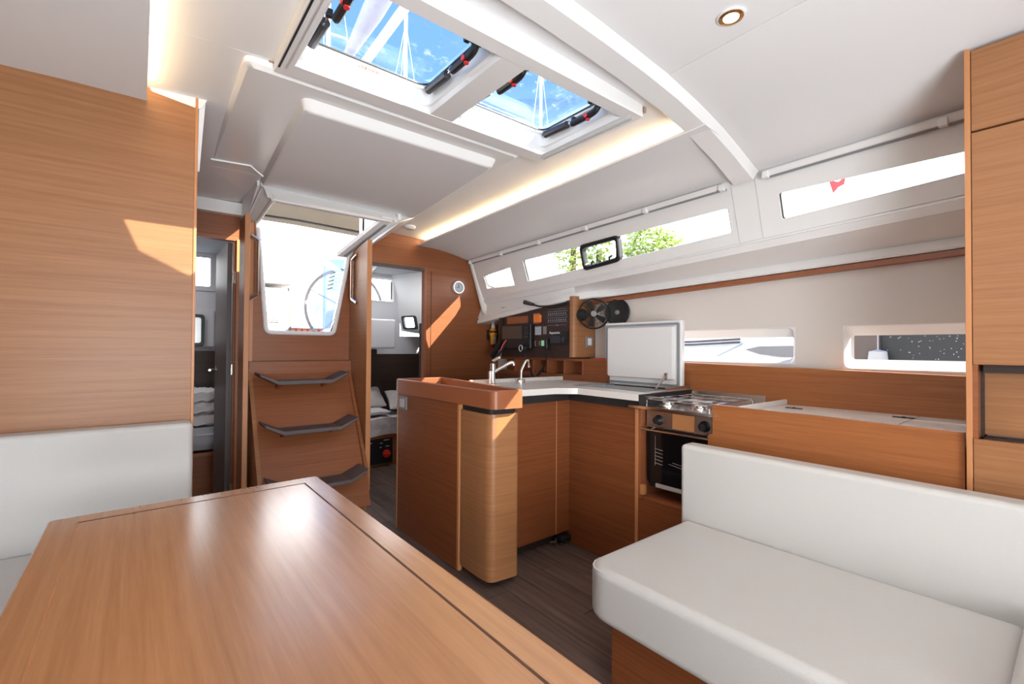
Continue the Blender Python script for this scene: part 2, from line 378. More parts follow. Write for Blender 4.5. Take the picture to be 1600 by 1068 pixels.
# ================================================================== WALLS
# floor with planks
floor = sempty('floor', 'grey-brown wood-look laminate sole')
obj('subfloor', B(-1.9, 2.75, -2.6, 5.3, -.06, -.012), 'blackm', floor)
pl = nb(); box(pl, 0, .132, 0, 1.2, -.011, 0, .0012, 1)
first = None; xs = .30; k = 0
plank_proto = obj('plank', pl, 'floor', floor)
spots = []
for i in range(17):
    for j in range(6):
        spots.append((.20 + i * .1345, -1.6 + j * 1.203 + (.42 * i) % 1.2))
for q, (x, y) in enumerate(spots):
    o = plank_proto if q == 0 else plank_proto.copy()
    if q: COL.objects.link(o)
    o.location = (x, y, 0); o.parent = floor
# starboard bulkhead with the broad teak panel
wl = sempty('wall_left', 'broad honey teak bulkhead behind the dinette backrest')
obj('panel', B(-1.7, .158, 2.15, 2.185, .10, 2.2), 'wood', wl)
obj('edge_trim', B(.158, .168, 2.147, 2.188, .10, 2.2, .002), 'solidl', wl)
obj('panel', B(.130, .150, 2.19, 3.5, 0, 2.2), 'woodx', wl)
# aft bulkhead: left part, companionway part, right part
wa = sempty('wall_aft', 'aft teak bulkhead with two cabin doorways')
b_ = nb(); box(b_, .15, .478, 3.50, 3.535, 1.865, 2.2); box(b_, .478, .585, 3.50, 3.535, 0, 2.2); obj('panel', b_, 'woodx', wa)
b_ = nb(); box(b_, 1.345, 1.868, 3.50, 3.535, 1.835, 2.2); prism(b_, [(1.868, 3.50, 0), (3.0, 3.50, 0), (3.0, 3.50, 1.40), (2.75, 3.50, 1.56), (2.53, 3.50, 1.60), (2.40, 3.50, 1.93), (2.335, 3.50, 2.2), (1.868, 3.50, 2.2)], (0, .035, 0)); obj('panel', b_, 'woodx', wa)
obj('lintel_trim', B(1.33, 1.868, 3.494, 3.54, 1.815, 1.84, .002), 'doorface', wa)
obj('lintel_trim', B(.15, .50, 3.492, 3.54, 1.86, 1.885, .002), 'solid', wa)
obj('jamb_trim', B(1.862, 1.884, 3.490, 3.54, 0, 1.835, .004), 'solid', wa)
obj('panel_joint', B(1.93, 1.934, 3.497, 3.50, .9, 1.82), 'groove', wa)
# companionway bulkhead with the opening
cw = sempty('wall_companionway', 'teak bulkhead around the companionway opening')
out_p = [(.523, 1.07), (1.150, 1.07), (1.150, 1.80), (1.141, 1.81)]
seq = [(.523, 1.075), (1.150, 1.075), (1.150, 1.86), (1.141, 1.81)] + []
hole = rpoly([(.569, 3.25, 1.95), (.625, 3.25, 1.261), (1.042, 3.25, 1.261), (1.141, 3.25, 1.81)], [0.001, .035, .035, .001], 5)
ring = [(1.150, 3.25, 1.86), (1.150, 3.25, 1.075), (.523, 3.25, 1.075), (.523, 3.25, 1.95)]
b_ = nb(); prism(b_, [Vector(p) for p in hole] + [Vector(p) for p in ring], (0, .03, 0)); obj('panel', b_, 'woodx', cw)
obj('joint_shadow', B(.525, 1.146, 3.240, 3.25, 1.068, 1.080), 'groove', cw)
# side wings of the companionway
b_ = nb(); prism(b_, [(1.150, 3.28, 0.0), (1.150, 3.28, 1.82), (1.150, 2.93, 1.868), (1.150, 2.93, 0.25), (1.150, 3.0, 0.0)], (.024, 0, 0)); obj('wing_panel', b_, 'wood', cw)
obj('wing_edge', B(1.146, 1.178, 2.918, 2.932, .25, 1.870, .004), 'solidl', cw)
b_ = nb(); box(b_, .478, .500, 3.09, 3.28, 0, 1.95); obj('wing_panel', b_, 'wood', cw)
obj('wing_edge', B(.474, .503, 3.078, 3.092, 0, 1.95, .004), 'solidl', cw)
b_ = nb(); box(b_, .512, .545, 3.22, 3.26, 1.08, 1.94); obj('jamb_trim', b_, 'solidl', cw)
obj('engine_box', B(.525, 1.148, 3.20, 3.27, 0, 1.078), 'woodx', cw)
# white frame of the opening
b_ = nb()
fr = smooth_path([LT, (.625, 3.25, 1.261), (1.042, 3.25, 1.261), (1.141, 3.25, 1.81), (1.30, 2.84, 2.0)], .035, 6)
tube(b_, [p + Vector((0, -.004, 0)) for p in fr], .014, 8); obj('opening_frame', b_, 'white', cw)
b_ = nb(); tube(b_, [(.577, 2.86, 1.998), (1.30, 2.86, 1.998)], .012, 8); tube(b_, [LT, (.577, 2.86, 1.998)], .012, 8); obj('opening_frame', b_, 'white', cw)
b_ = nb(); prism(b_, [(1.215, 2.86, 1.992), (1.300, 2.86, 1.992), (1.150, 3.27, 1.800), (1.065, 3.27, 1.800)], (0, .0, .03)); obj('slide_rail', b_, 'white', cw)
b_ = nb(); prism(b_, [(1.245, 2.89, 1.972), (1.262, 2.89, 1.972), (1.122, 3.25, 1.800), (1.105, 3.25, 1.800)], (0, .0, .008)); obj('slide_rail', b_, 'grey', cw)
b_ = nb(); prism(b_, [(.60, 2.875, 1.992), (1.26, 2.875, 1.992), (1.26, 2.885, 2.012), (.60, 2.885, 2.012)], (0, .03, 0)); obj('slide_rail', b_, 'piping', cw)

# ---- port side: window band, shelf and hull liner
def bx(z): return 2.35 + (1.85 - z) * .35
def gz(y): return 1.752 - 0.043 * (y - .28)
def lz(y): return gz(y) - .050
def uz(y): return 1.640 - .028 * (y - .3)
def sm_(y, a, b):
    t = max(0, min(1, (y - a) / (b - a))); return t * t * (3 - 2 * t)
def fx(y): return 2.600 - .185 * sm_(y, 2.05, 2.45)
def fz(y): return (uz(y) - .048) * (1 - sm_(y, 2.05, 2.45)) + (1.517 - .108 * (y - 2.35)) * sm_(y, 2.05, 2.45)
wr = sempty('wall_right', 'white port side with long window band and cream hull liner')
WIN = [(-2.0, -.15, 1.885, 1.885, 1.835, 1.835), (-.05, .908, 1.892, 1.905, 1.842, 1.790), (1.147, 2.787, 1.892, 1.858, 1.773, 1.700), (2.958, 3.345, 1.833, 1.808, 1.688, 1.700)]
b_ = nb()
def bandq(y0, y1, a0, a1, c0, c1, bm=b_):
    p = [(bx(a0), y0, a0), (bx(a1), y1, a1), (bx(c1), y1, c1), (bx(c0), y0, c0)]
    prism(bm, p, (.030, 0, .010))
ys = -2.5
for (y0, y1, t0, t1, c0, c1) in WIN:
    bandq(ys, y0, ztop(ys) + .03, ztop(y0) + .03, gz(ys), gz(y0))
    bandq(y0, y1, ztop(y0) + .03, ztop(y1) + .03, t0, t1)
    bandq(y0, y1, c0, c1, gz(y0), gz(y1))
    ys = y1
bandq(ys, 3.56, ztop(ys) + .03, ztop(3.56) + .03, gz(ys), gz(3.56))
obj('window_band', b_, 'white', wr)
b_ = nb(); loops = []
for i in range(61):
    y = -2.5 + 6.03 * i / 60; g = gz(y); l = lz(y); u_ = uz(y); f_ = fz(y)
    # the shelf rounds down into the bulkhead at its aft end
    dx = 0; k_ = sm_(y, 2.05, 2.45); u_ = u_ * (1 - k_) + (f_ + .045) * k_; X_ = fx(y)
    pull = 0.0
    loops.append([(bx(g) + .02, y, g + .012), (bx(g) + .006, y, g), (bx(g) + .006, y, g - .010), (bx(g) - .006 + dx, y, g - .016), (bx(l) - .010 + dx, y, l + .014),
                  (bx(l) - .004 + dx, y, l + .002), (bx(l) + .012, y, l), (X_, y, u_ + .004), (X_ + .012, y, u_), (X_, y, u_ - .012), (X_ - .006, y, f_ + .008), (X_, y, f_), (2.66, y, f_), (2.68, y, u_ + .03), (2.45, y, g + .03)])
loft(b_, loops, cap0=True, cap1=True); obj('shelf_lip', b_, 'white', wr)
b_ = nb(); prism(b_, [(2.606, -2.4, fz(-2.4) + .002), (2.606, 2.30, fz(2.3) + .002), (2.606, 2.30, fz(2.3) - .022), (2.606, -2.4, fz(-2.4) - .022)], (.05, 0, 0)); obj('teak_trim_strip', b_, 'solid', wr)
# rounded white end moulding against the aft bulkhead
b_ = nb(); tube(b_, smooth_path([(2.325, 3.48, 1.97), (2.405, 3.48, 1.74), (2.440, 3.46, 1.58), (2.450, 3.42, 1.475), (2.450, 3.26, 1.440), (2.450, 2.95, 1.475)], .10, 8), .030, 12); obj('end_moulding', b_, 'white', wr)
# vertical joint strips of the band
for y in (1.00, 1.115):
    b_ = nb(); prism(b_, [(bx(ztop(y)) - .002, y, ztop(y)), (bx(gz(y)) - .002, y, gz(y)), (bx(gz(y)) - .002, y + .003, gz(y)), (bx(ztop(y)) - .002, y + .003, ztop(y))], (.003, 0, .001)); obj('panel_joint', b_, 'piping', wr)
# hull liner with two recessed windows
b_ = nb(); HX = 2.65
holes = [(.955, 1.72, 1.10, 1.286), (-.15, .738, 1.085, 1.286)]
box(b_, HX, HX + .02, -2.5, 3.5, 0.0, 1.085); box(b_, HX, HX + .02, -2.5, 3.5, 1.286, 1.66); box(b_, HX, HX + .02, 1.72, 3.5, 1.085, 1.286)
box(b_, HX, HX + .02, .738, .955, 1.085, 1.286); box(b_, HX, HX + .02, -2.5, -.15, 1.085, 1.286); box(b_, HX, HX + .02, .955, 1.72, 1.085, 1.10)
obj('hull_liner', b_, 'hullw', wr)
wn = 0
def recessed(y0, y1, z0, z1, gy0, gy1, gz0, gz1, lab, gm='glass'):
    w = sempty('window_%d' % wn, lab)
    def lp(x, a, c, d, e, r): return rpoly([(x, a, d), (x, c, d), (x, c, e), (x, a, e)], r, 6)
    b = nb(); loft(b, [lp(HX - .0005, y0 - .004, y1 + .004, z0 - .004, z1 + .004, .0005), lp(HX - .001, y0, y1, z0, z1, .035), lp(HX + .012, y0 + .004, y1 - .004, z0 + .004, z1 - .004, .034), lp(2.712, gy0 - .01, gy1 + .01, gz0 - .006, gz1 + .006, .02), lp(2.72, gy0, gy1, gz0, gz1, .006)])
    obj('frame', b, 'white', w)
    b = nb(); loft(b, [lp(2.722, gy0 - .01, gy1 + .01, gz0 - .01, gz1 + .01, .01), lp(2.728, gy0 - .01, gy1 + .01, gz0 - .01, gz1 + .01, .01)], cap0=True, cap1=True)
    obj('pane', b, gm, w); return w
wn = 1; recessed(.955, 1.72, 1.10, 1.286, .985, 1.69, 1.130, 1.240, 'long low hull window beside the raised icebox lid')
wn = 2; recessed(-.15, .738, 1.085, 1.286, -.12, .716, 1.128, 1.243, 'low hull window with dark speckled view next to the tall locker')
for i, (y0, y1, t0, t1, c0, c1) in enumerate(WIN):
    lab = ['port band window forward of the locker', 'long port band window beside the tall locker', 'longest port band window with the opening portlight', 'small port band window next to the aft bulkhead'][i]
    w = sempty('window_%d' % (3 + i), lab)
    n_ = Vector((.35, 0, 0)) * 0 + Vector((.026, 0, .009))
    P4 = [Vector((bx(t0), y0, t0)), Vector((bx(t1), y1, t1)), Vector((bx(c1), y1, c1)), Vector((bx(c0), y0, c0))]
    if i == 3: P4 = [P4[0], P4[1], Vector((bx(1.716), 3.327, 1.716)), Vector((bx(1.70), 3.27, 1.70)), Vector((bx(1.668), 3.226, 1.668)), P4[3]]
    cen = sum(P4, Vector()) / len(P4)
    def sc(P, d, n): return rpoly([p + (cen - p).normalized() * d + n for p in P], .010, 3)
    b = nb(); loft(b, [sc(P4, -.006, -n_ * .05), sc(P4, .001, -n_ * .05), sc(P4, .003, n_), sc(P4, -.006, n_)], wrap=True); obj('frame', b, 'white', w)
    b = nb(); loft(b, [sc(P4, .001, n_ * .25), sc(P4, .0075, n_ * .25), sc(P4, .0075, n_ * .6), sc(P4, .001, n_ * .6)], wrap=True); obj('seal', b, 'black', w)
    b = nb(); loft(b, [sc(P4, .001, n_ * .75), sc(P4, .001, n_ * .95)], cap0=True, cap1=True); obj('pane', b, 'glass', w)

# rolled blinds (top rails)
def blind(y0, y1, lab):
    t_ = thing('blind_rail', lab, 'blind', (2.29, y0, ztop(y0)), 'rolled white blinds above the window band')
    b = nb(); prism(b, [(bx(ztop(y0)) - .036, y0, ztop(y0) + .008), (bx(ztop(y1)) - .036, y1, ztop(y1) + .008), (bx(ztop(y1)) - .026, y1, ztop(y1) - .018), (bx(ztop(y0)) - .026, y0, ztop(y0) - .018)], (.03, 0, .008))
    bmesh.ops.bevel(b, geom=list(b.edges), offset=.004, segments=2, affect='EDGES'); obj('rail', b, 'white', t_)
    b = nb(); prism(b, [(bx(ztop(y0)) - .020, y0, ztop(y0) - .016), (bx(ztop(y1)) - .020, y1, ztop(y1) - .016), (bx(ztop(y1)) - .008, y1, ztop(y1) - .0215), (bx(ztop(y0)) - .008, y0, ztop(y0) - .0215)], (.02, 0, .004)); obj('rail_shadow', b, 'grey', t_)  # grey strip drawn in as the shadow line under the rail
    k_ = max(2, int((y1 - y0) / .42))
    for i in range(k_ + 1):
        y = y0 + (y1 - y0) * (i + .0) / k_; y = min(max(y, y0 + .01), y1 - .01)
        obj('clip', B(bx(ztop(y)) - .040, bx(ztop(y)) - .012, y - .014, y + .014, ztop(y) - .026, ztop(y) + .006, .005), 'white', t_)
blind(1.14, 3.46, 'long white blind rail above the window with the portlight')
blind(-.3, .95, 'white blind rail above the window beside the tall locker')

# forward and starboard enclosure (behind the camera)
wf = sempty('wall_forward', 'forward bulkhead of the saloon')
b_ = nb(); box(b_, -1.9, 2.75, -2.56, -2.5, 0, 2.3); obj('panel', b_, 'wood', wf)
ws = sempty('wall_starboard', 'starboard side with window band')
b_ = nb(); box(b_, -1.80, -1.76, -2.5, 3.56, 0, 1.55); box(b_, -1.78, -1.74, -2.5, 3.56, 1.80, 2.22)
for y in (-2.5, -1.0, .5, 2.0, 3.4): box(b_, -1.79, -1.75, y, y + .15, 1.55, 1.80)
obj('panel', b_, 'hullw', ws)

# ================================================================== DECK HATCHES
HB = 2.112
hf = thing('hatch_frame', 'white double frame around the two roof hatches', 'frame', (.965, 1.43, HB))
def hl(x0, x1, y0, y1, z, r, n=6): return rpoly([(x0, y0, z), (x1, y0, z), (x1, y1, z), (x0, y1, z)], r, n)
A = (.395, .905, 1.185, 1.665); Bq = (1.010, 1.515, 1.185, 1.650)
b_ = nb()
OUT = (.345, 1.588, 1.125, 1.742)
# outer skirt
loft(b_, [hl(*OUT, 2.20, .02), hl(*OUT, HB + .010, .02), hl(OUT[0] + .006, OUT[1] - .006, OUT[2] + .006, OUT[3] - .006, HB, .02)])
# lower face between skirt and the two openings, built of strips
zb = HB
box(b_, OUT[0] + .004, A[0], OUT[2] + .004, OUT[3] - .004, zb, zb + .02); box(b_, A[1], Bq[0], OUT[2] + .05, OUT[3] - .06, zb + .002, zb + .05, .004)
box(b_, Bq[1], OUT[1] - .004, OUT[2] + .004, OUT[3] - .004, zb, zb + .02)
box(b_, A[0], Bq[1], OUT[2] + .004, A[2], zb, zb + .02); box(b_, A[0], Bq[1], A[3] - .002, OUT[3] - .004, zb, zb + .02)
obj('surround', b_, 'white', hf)
b_ = nb(); box(b_, OUT[0] - .012, OUT[1] + .012, OUT[3], OUT[3] + .018, 2.142, 2.17); box(b_, OUT[1], OUT[1] + .014, OUT[2], OUT[3] + .018, 2.136, 2.17)
obj('shadow_lip', b_, 'taupe', hf)
b_ = nb(); box(b_, .352, .358, 1.13, 1.70, HB - .003, HB + .003); obj('blind_slot', b_, 'black', hf)
b_ = nb()
b_.free()
for x in (1.535, 1.552, .372): obj('blind_track', B(x, x + .006, 1.16, 1.69, HB - .006, HB + .001, .001), 'alu', hf)
HG = 2.205
def hatch(op, lab, hx):
    t_ = thing('deck_hatch', lab, 'hatch', ((op[0] + op[1]) / 2, 1.43, HG), 'roof hatches side by side')
    gx0, gx1, gy0, gy1 = op[0] + .028, op[1] - .024, op[2] + .05, op[3] - .022
    b = nb(); loft(b, [hl(*op, HB + .006, .012), hl(op[0] + .004, op[1] - .004, op[2] + .01, op[3] - .004, HB + .022, .03), hl(op[0] + .014, op[1] - .012, op[2] + .028, op[3] - .008, HB + .026, .04),
                       hl(op[0] + .018, op[1] - .015, op[2] + .034, op[3] - .010, HG - .012, .045), hl(gx0 - .002, gx1 + .002, gy0 - .004, gy1 + .004, HG - .010, .045), hl(gx0, gx1, gy0, gy1, HG, .045)])
    obj('coaming', b, 'white', t_)
    b = nb(); loft(b, [hl(gx0 - .001, gx1 + .001, gy0 - .001, gy1 + .001, HG - .001, .045), hl(gx0 + .005, gx1 - .005, gy0 + .005, gy1 - .005, HG - .001, .042), hl(gx0 + .005, gx1 - .005, gy0 + .005, gy1 - .005, HG + .004, .042), hl(gx0 - .001, gx1 + .001, gy0 - .001, gy1 + .001, HG + .004, .045)], wrap=True); obj('seal', b, 'black', t_)
    b = nb(); loft(b, [hl(gx0 - .01, gx1 + .01, gy0 - .01, gy1 + .01, HG + .005, .045), hl(gx0 - .01, gx1 + .01, gy0 - .01, gy1 + .01, HG + .013, .045)], cap0=True, cap1=True)
    pane = obj('pane', b, 'hatchglass', t_)
    # support arms (one each side) and pull handles
    for side in (0, 1):
        x = gx0 + .012 if side == 0 else gx1 - .012
        sg = 1 if side == 0 else -1
        b = nb(); tube(b, [(x, gy1 - .012, HG - .022), (x, gy1 - .05, HG - .026)], .004, 8); tube(b, smooth_path([(x, gy1 - .03, HG - .028), (x, gy1 - .05, HG - .028), (x, gy1 - .16, HG - .034), (x, gy1 - .175, HG - .034)], .01), .016, 10)
        arm = obj('support_arm', b, 'charcoal', t_)
        b = nb(); tube(b, [(x, gy1 - .17, HG - .034), (x, gy1 - .215, HG - .028)], .005, 8); lathe(b, [(.009, -.008), (.009, .008)], (x, gy1 - .205, HG - .028), (1, 0, 0), 12); obj('steel_link', b, 'steel', arm)
        b = nb(); box(b, x - .009, x + .009, gy1 - .222, gy1 - .205, HG - .04, HG - .016, .003); obj('pivot', b, 'black', arm)
        hxp = x + sg * .014
        b = nb(); tube(b, smooth_path([(hxp, gy0 + .175, HG - .050), (hxp, gy0 + .165, HG - .052), (hxp, gy0 + .065, HG - .052), (hxp, gy0 + .035, HG - .045), (hxp, gy0 + .02, HG - .012)], .02), .0135, 10)
        box(b, hxp - .022, hxp + .022, gy0 - .003, gy0 + .032, HG - .035, HG - .002, .004)
        box(b, hxp + sg * .020 - .010, hxp + sg * .020 + .010, gy0 + .028, gy0 + .06, HG - .02, HG - .004, .003)
        h = obj('handle', b, 'black', t_)
        b = nb(); lathe(b, [(.009, 0), (.009, .005)], (hxp, gy0 + .085, HG - .064), (0, 0, -1), 14)
        lathe(b, [(.009, 0), (.009, .004)], (hxp - .0130, gy0 + .085, HG - .053), (-1, 0, 0), 14); obj('release_button', b, 'red', h)
    return t_
h1 = hatch(A, 'left roof hatch showing blue sky with a furled sail and mast', 0)
h2 = hatch(Bq, 'right roof hatch, nearer the port windows, showing one mast', 0)
b_ = nb()
for i in range(6):
    x = .60 + i * .014; box(b_, x, x + .009, 1.628, 1.629, 2.172 + .003 * (i % 2), 2.180 + .003 * (i % 3)); box(b_, x + .002, x + .008, 1.628, 1.629, 2.160, 2.164)
obj('safety_label', b_, 'redprint', h1, 'small red printed safety marks')

# ================================================================== CEILING FITTINGS
dl = thing('downlight', 'round recessed ceiling lamp with a bronze ring, glowing warm', 'lamp', (1.38, .675, zc(1.38, .67)))
c_ = Vector((1.385, .672, zc(1.385, .67)))
b_ = nb(); lathe(b_, [(.034, .004), (.040, .000), (.0405, -.004), (.036, -.005), (.034, -.003)], c_, n=32); obj('trim_ring', b_, 'white', dl)
b_ = nb(); lathe(b_, [(.034, -.003), (.0345, -.006), (.026, -.0075), (.022, -.005)], c_, n=32); obj('bronze_ring', b_, 'brass', dl)
b_ = nb(); lathe(b_, [(.022, -.004), (.022, -.0065), (.004, -.0078)], c_, n=32); obj('lens', b_, 'lamp', dl)
ldd = bpy.data.lights.new('downlight_beam', 'SPOT'); ldo = bpy.data.objects.new('downlight_beam', ldd); COL.objects.link(ldo); ldd.energy = 12; ldd.spot_size = 2.2; ldd.spot_blend = .8; ldd.color = (1, .8, .58); ldd.shadow_soft_size = .03
ldo.location = c_ + Vector((0, 0, -.02))
sm = thing('smoke_detector', 'small round white detector on the ceiling near the companionway', 'detector', (1.60, 3.24, 2.07))
cz = zc(1.60, 3.24)
b_ = nb(); lathe(b_, [(.045, .0), (.045, -.010), (.038, -.018), (.02, -.022)], (1.60, 3.24, cz), n=28); obj('body', b_, 'white', sm)
b_ = nb(); lathe(b_, [(.030, -.019), (.030, -.026), (.022, -.028)], (1.60, 3.24, cz), n=28); obj('cap', b_, 'piping', sm)

# ================================================================== TABLE
tb = thing('saloon_table', 'teak saloon table with an inlaid rectangular groove, in front', 'table', (.15, .7, .10))
TZ = .75
def ttl(d, z): return rpoly([(-.163 + d, -.6 + d, z), (.463 - d, -.6 + d, z), (.460 - d, 1.586 - d, z), (-.163 + d, 1.566 - d, z)], .012, 3)
b_ = nb(); loft(b_, [ttl(.003, TZ - .032), ttl(0, TZ - .029), ttl(0, TZ - .004), ttl(.0015, TZ - .001), ttl(.004, TZ), ttl(.03, TZ), ttl(.10, TZ), ttl(.22, TZ)], cap0=True, cap1=True)
top = obj('tabletop', b_, 'woody', tb)
top.modifiers.clear()
for p_ in top.data.polygons: p_.use_smooth = False
b_ = nb()
iy = 1.508
box(b_, .403, .4075, -.5, iy + .012, TZ - .0002, TZ + .0006); obj('inlay_groove', b_, 'groove', top)
b_ = nb(); prism(b_, [(-.107, iy - .003, TZ - .0002), (.4075, iy + .010, TZ - .0002), (.4075, iy + .0145, TZ - .0002), (-.107, iy + .0015, TZ - .0002)], (0, 0, .0008)); obj('inlay_groove', b_, 'groove', top)
b_ = nb(); box(b_, -.1085, -.1055, -.5, iy, TZ - .0002, TZ + .0006); obj('inlay_groove', b_, 'solidl', top)
b_ = nb(); box(b_, .05, .25, .2, 1.1, .10, TZ - .03, .01); obj('pedestal', b_, 'wood', tb)

# ================================================================== SETTEES
def piping(bm, pts, r=.0035): tube(bm, pts, r, 6)
sl = thing('dinette_settee', 'white leather dinette settee against the broad teak bulkhead', 'settee', (-.5, 1.8, .1))
b_ = nb(); box(b_, -1.7, .15, 1.45, 2.13, .1, .36); obj('base', b_, 'wood', sl)
b_ = nb(); cushion(b_, -1.7, .155, 1.45, 2.055, .36, .532, .03); obj('seat_cushion', b_, 'leather', sl)
b_ = nb(); cushion(b_, -1.7, .160, 2.045, 2.146, .510, .893, .018)
bk = obj('backrest', b_, 'leather', sl)
b_ = nb(); piping(b_, [(-1.69, 2.055, .876), (.148, 2.055, .876)]); piping(b_, [(.150, 2.058, .55), (.150, 2.058, .875)]); obj('seam', b_, 'piping', bk)
b_ = nb(); cushion(b_, -1.7, -.75, .2, 1.45, .36, .532, .03); obj('seat_cushion', b_, 'leather', sl)
obj('platform', B(-1.75, .60, -1.2, 2.14, .0, .10, .003), 'woodx', floor)

def rcush(bm, x0, x1, y0, y1, z0, z1, rp, re, n=8):
    cor = rp if isinstance(rp, (list, tuple)) else [rp] * 4
    def L(d, z): return rpoly([(x0 + d, y0 + d, z), (x1 - d, y0 + d, z), (x1 - d, y1 - d, z), (x0 + d, y1 - d, z)], [max(.004, r - d) for r in cor], n)
    lv = []
    for k in range(5):
        a = PI / 2 * k / 4; lv.append((re * (1 - math.sin(a)), z0 + re * (1 - math.cos(a))))
    up = [(d, z1 - (z - z0)) for d, z in reversed(lv)]
    return loft(bm, [L(d, z) for d, z in lv + up], cap0=True, cap1=True)
sr = thing('port_settee', 'long white leather settee on a teak base, lower right', 'settee', (1.5, .5, 0))
b_ = nb(); prism(b_, [(1.265, -1.6, 0), (1.265, 1.02, 0), (1.86, 1.02, 0), (1.86, -1.6, 0)], (0, 0, .275)); obj('base', b_, 'woodd', sr)
b_ = nb(); rcush(b_, 1.185, 1.835, .10, 1.085, .272, .45, [.03, .03, .03, .10], .030)
sc_ = obj('seat_cushion', b_, 'leather', sr)
b_ = nb(); piping(b_, [(1.195, .12, .437), (1.195, 1.01, .437), (1.199, 1.04, .437), (1.215, 1.06, .437), (1.24, 1.074, .438), (1.27, 1.076, .438), (1.81, 1.076, .438)], .003); obj('seam', b_, 'piping', sc_)
b_ = nb(); box(b_, 1.832, 1.925, -1.2, 1.112, .40, .762)
bmesh.ops.bevel(b_, geom=list(b_.edges), offset=.020, segments=4, affect='EDGES', profile=.5)
bk = obj('backrest', b_, 'leather', sr)
b_ = nb(); piping(b_, [(1.838, -1.1, .744), (1.838, 1.095, .744)], .0025); obj('seam', b_, 'piping', bk)
b_ = nb(); box(b_, 1.30, 1.80, -.55, .108, .31, .505); bmesh.ops.bevel(b_, geom=list(b_.edges), offset=.04, segments=5, affect='EDGES', profile=.5)
arm = obj('end_cushion', b_, 'leather', sr)
b_ = nb(); piping(b_, [(1.80, .09, .475), (1.34, .09, .475), (1.315, .07, .475), (1.315, -.5, .475)], .003); obj('seam', b_, 'piping', arm)

# ================================================================== COMPANIONWAY LADDER
ld = thing('companionway_ladder', 'teak companionway ladder with three grey curved treads', 'ladder', (.83, 3.0, 0))
def ly(z): return 3.235 - (1.07 - z) * .52      # front of the sloped back panel
b_ = nb(); zb_ = .42
prism(b_, [(.530, ly(1.066), 1.066), (1.122, ly(1.066), 1.066), (1.132, ly(.20), .20), (.545, ly(.20), .20)], (0, .012, .006)); obj('back_panel', b_, 'woodx', ld)
for side in (0, 1):
    x = .520 if side == 0 else 1.122; dx = .022
    x2 = x + (0 if side == 0 else .006)
    b_ = nb()
    pts = [(x, ly(1.066) - .004, 1.066), (x, ly(1.066) + .03, 1.066), (x, 3.22, .30), (x, 3.10, .18), (x, ly(.30) + .0, .22), (x, ly(.42) - .026, .42)]
    prism(b_, pts, (dx, 0, 0)); obj('side_board', b_, 'wood' if side == 0 else 'woodx', ld)
for i, z in enumerate((.962, .685, .392)):
    yb = ly(z); yf = yb - .17
    xl, xr = (.548, 1.068) if i == 0 else ((.548, 1.078) if i == 1 else (.55, 1.088))
    b_ = nb()
    prof = [(xl, .052), (xl + .105, 0), (xr - .105, 0), (xr, .052)]
    tp = [(x, z + dz) for x, dz in prof]
    fl = []
    for yy in (yf, yb - .004):
        fl.append([(x, yy, zz) for x, zz in tp] + [(x + (0.006 if k in (0,) else (-.006 if k == 3 else 0)), yy, zz - .020) for k, (x, zz) in reversed(list(enumerate(tp)))])
    loft(b_, fl, cap0=True, cap1=True)
    bmesh.ops.bevel(b_, geom=list(b_.edges), offset=.003, segments=1, affect='EDGES')
    tr = obj('tread', b_, 'step', ld)
    for xx in (xl + .115, xr - .135):
        b_ = nb(); prism(b_, [(xx, yf + .03, z - .018), (xx, yb, z - .018), (xx, yb + .01, z - .065)], (.016, 0, 0)); obj('bracket', b_, 'solid', tr)
b_ = nb(); box(b_, .55, 1.115, 2.86, 3.2, 0, .22); obj('plinth', b_, 'woodx', ld)
# grab rails
def rail(x, y, z0, z1, dirv, lab):
    t_ = thing('grab_rail', lab, 'handrail', (x, y, (z0 + z1) / 2), 'grab rails beside the companionway')
    d = Vector(dirv); p0 = Vector((x, y, z0)); p1 = Vector((x, y, z1))
    pth = smooth_path([p0, p0 + d + Vector((0, 0, .03)), p0 + d + Vector((0, 0, .06)), p1 + d - Vector((0, 0, .06)), p1 + d - Vector((0, 0, .03)), p1], .04, 6)
    b = nb(); tube(b, pth, .013, 10); obj('tube', b, 'steel', t_)
    if x > 1: return t_
    b = nb(); tube(b, [p0 + d + Vector((0, 0, .10)), p1 + d - Vector((0, 0, .10))], .0125, 10); obj('grip_sleeve', b, 'solidl', t_)
    return t_
rail(1.148, 3.10, 1.47, 1.80, (-.012, .065, 0), 'curved steel grab rail right of the companionway opening')
rail(.500, 3.10, 1.45, 1.83, (.045, -.02, 0), 'steel grab rail left of the companionway opening')
# folding washboard door
fd = thing('companionway_door', 'clear acrylic companionway door folded open against the right side', 'door', (1.06, 3.4, 1.5))
b_ = nb(); prism(b_, [(1.125, 3.30, 1.79), (1.03, 3.30, 1.30), (1.00, 3.62, 1.30), (1.10, 3.66, 1.84)], (.008, .002, 0)); dp = obj('acrylic_panel', b_, glass('sky_tinted_acrylic', (.42, .56, .76), .15), fd)  # bluish tint puts the sky's reflection into the acrylic colour
b_ = nb()
for i in range(5): box(b_, 1.075 - i * .004, 1.085 - i * .004, 3.36, 3.46, 1.70 - i * .028, 1.706 - i * .028)
obj('vent_slot', b_, 'black', fd)
b_ = nb(); prism(b_, [(1.15, 3.42, 1.50), (1.07, 3.42, 1.28), (1.12, 3.55, 1.28), (1.20, 3.55, 1.52)], (.01, 0, 0)); obj('cover', b_, 'piping', fd)

# ================================================================== GALLEY
CT = .94
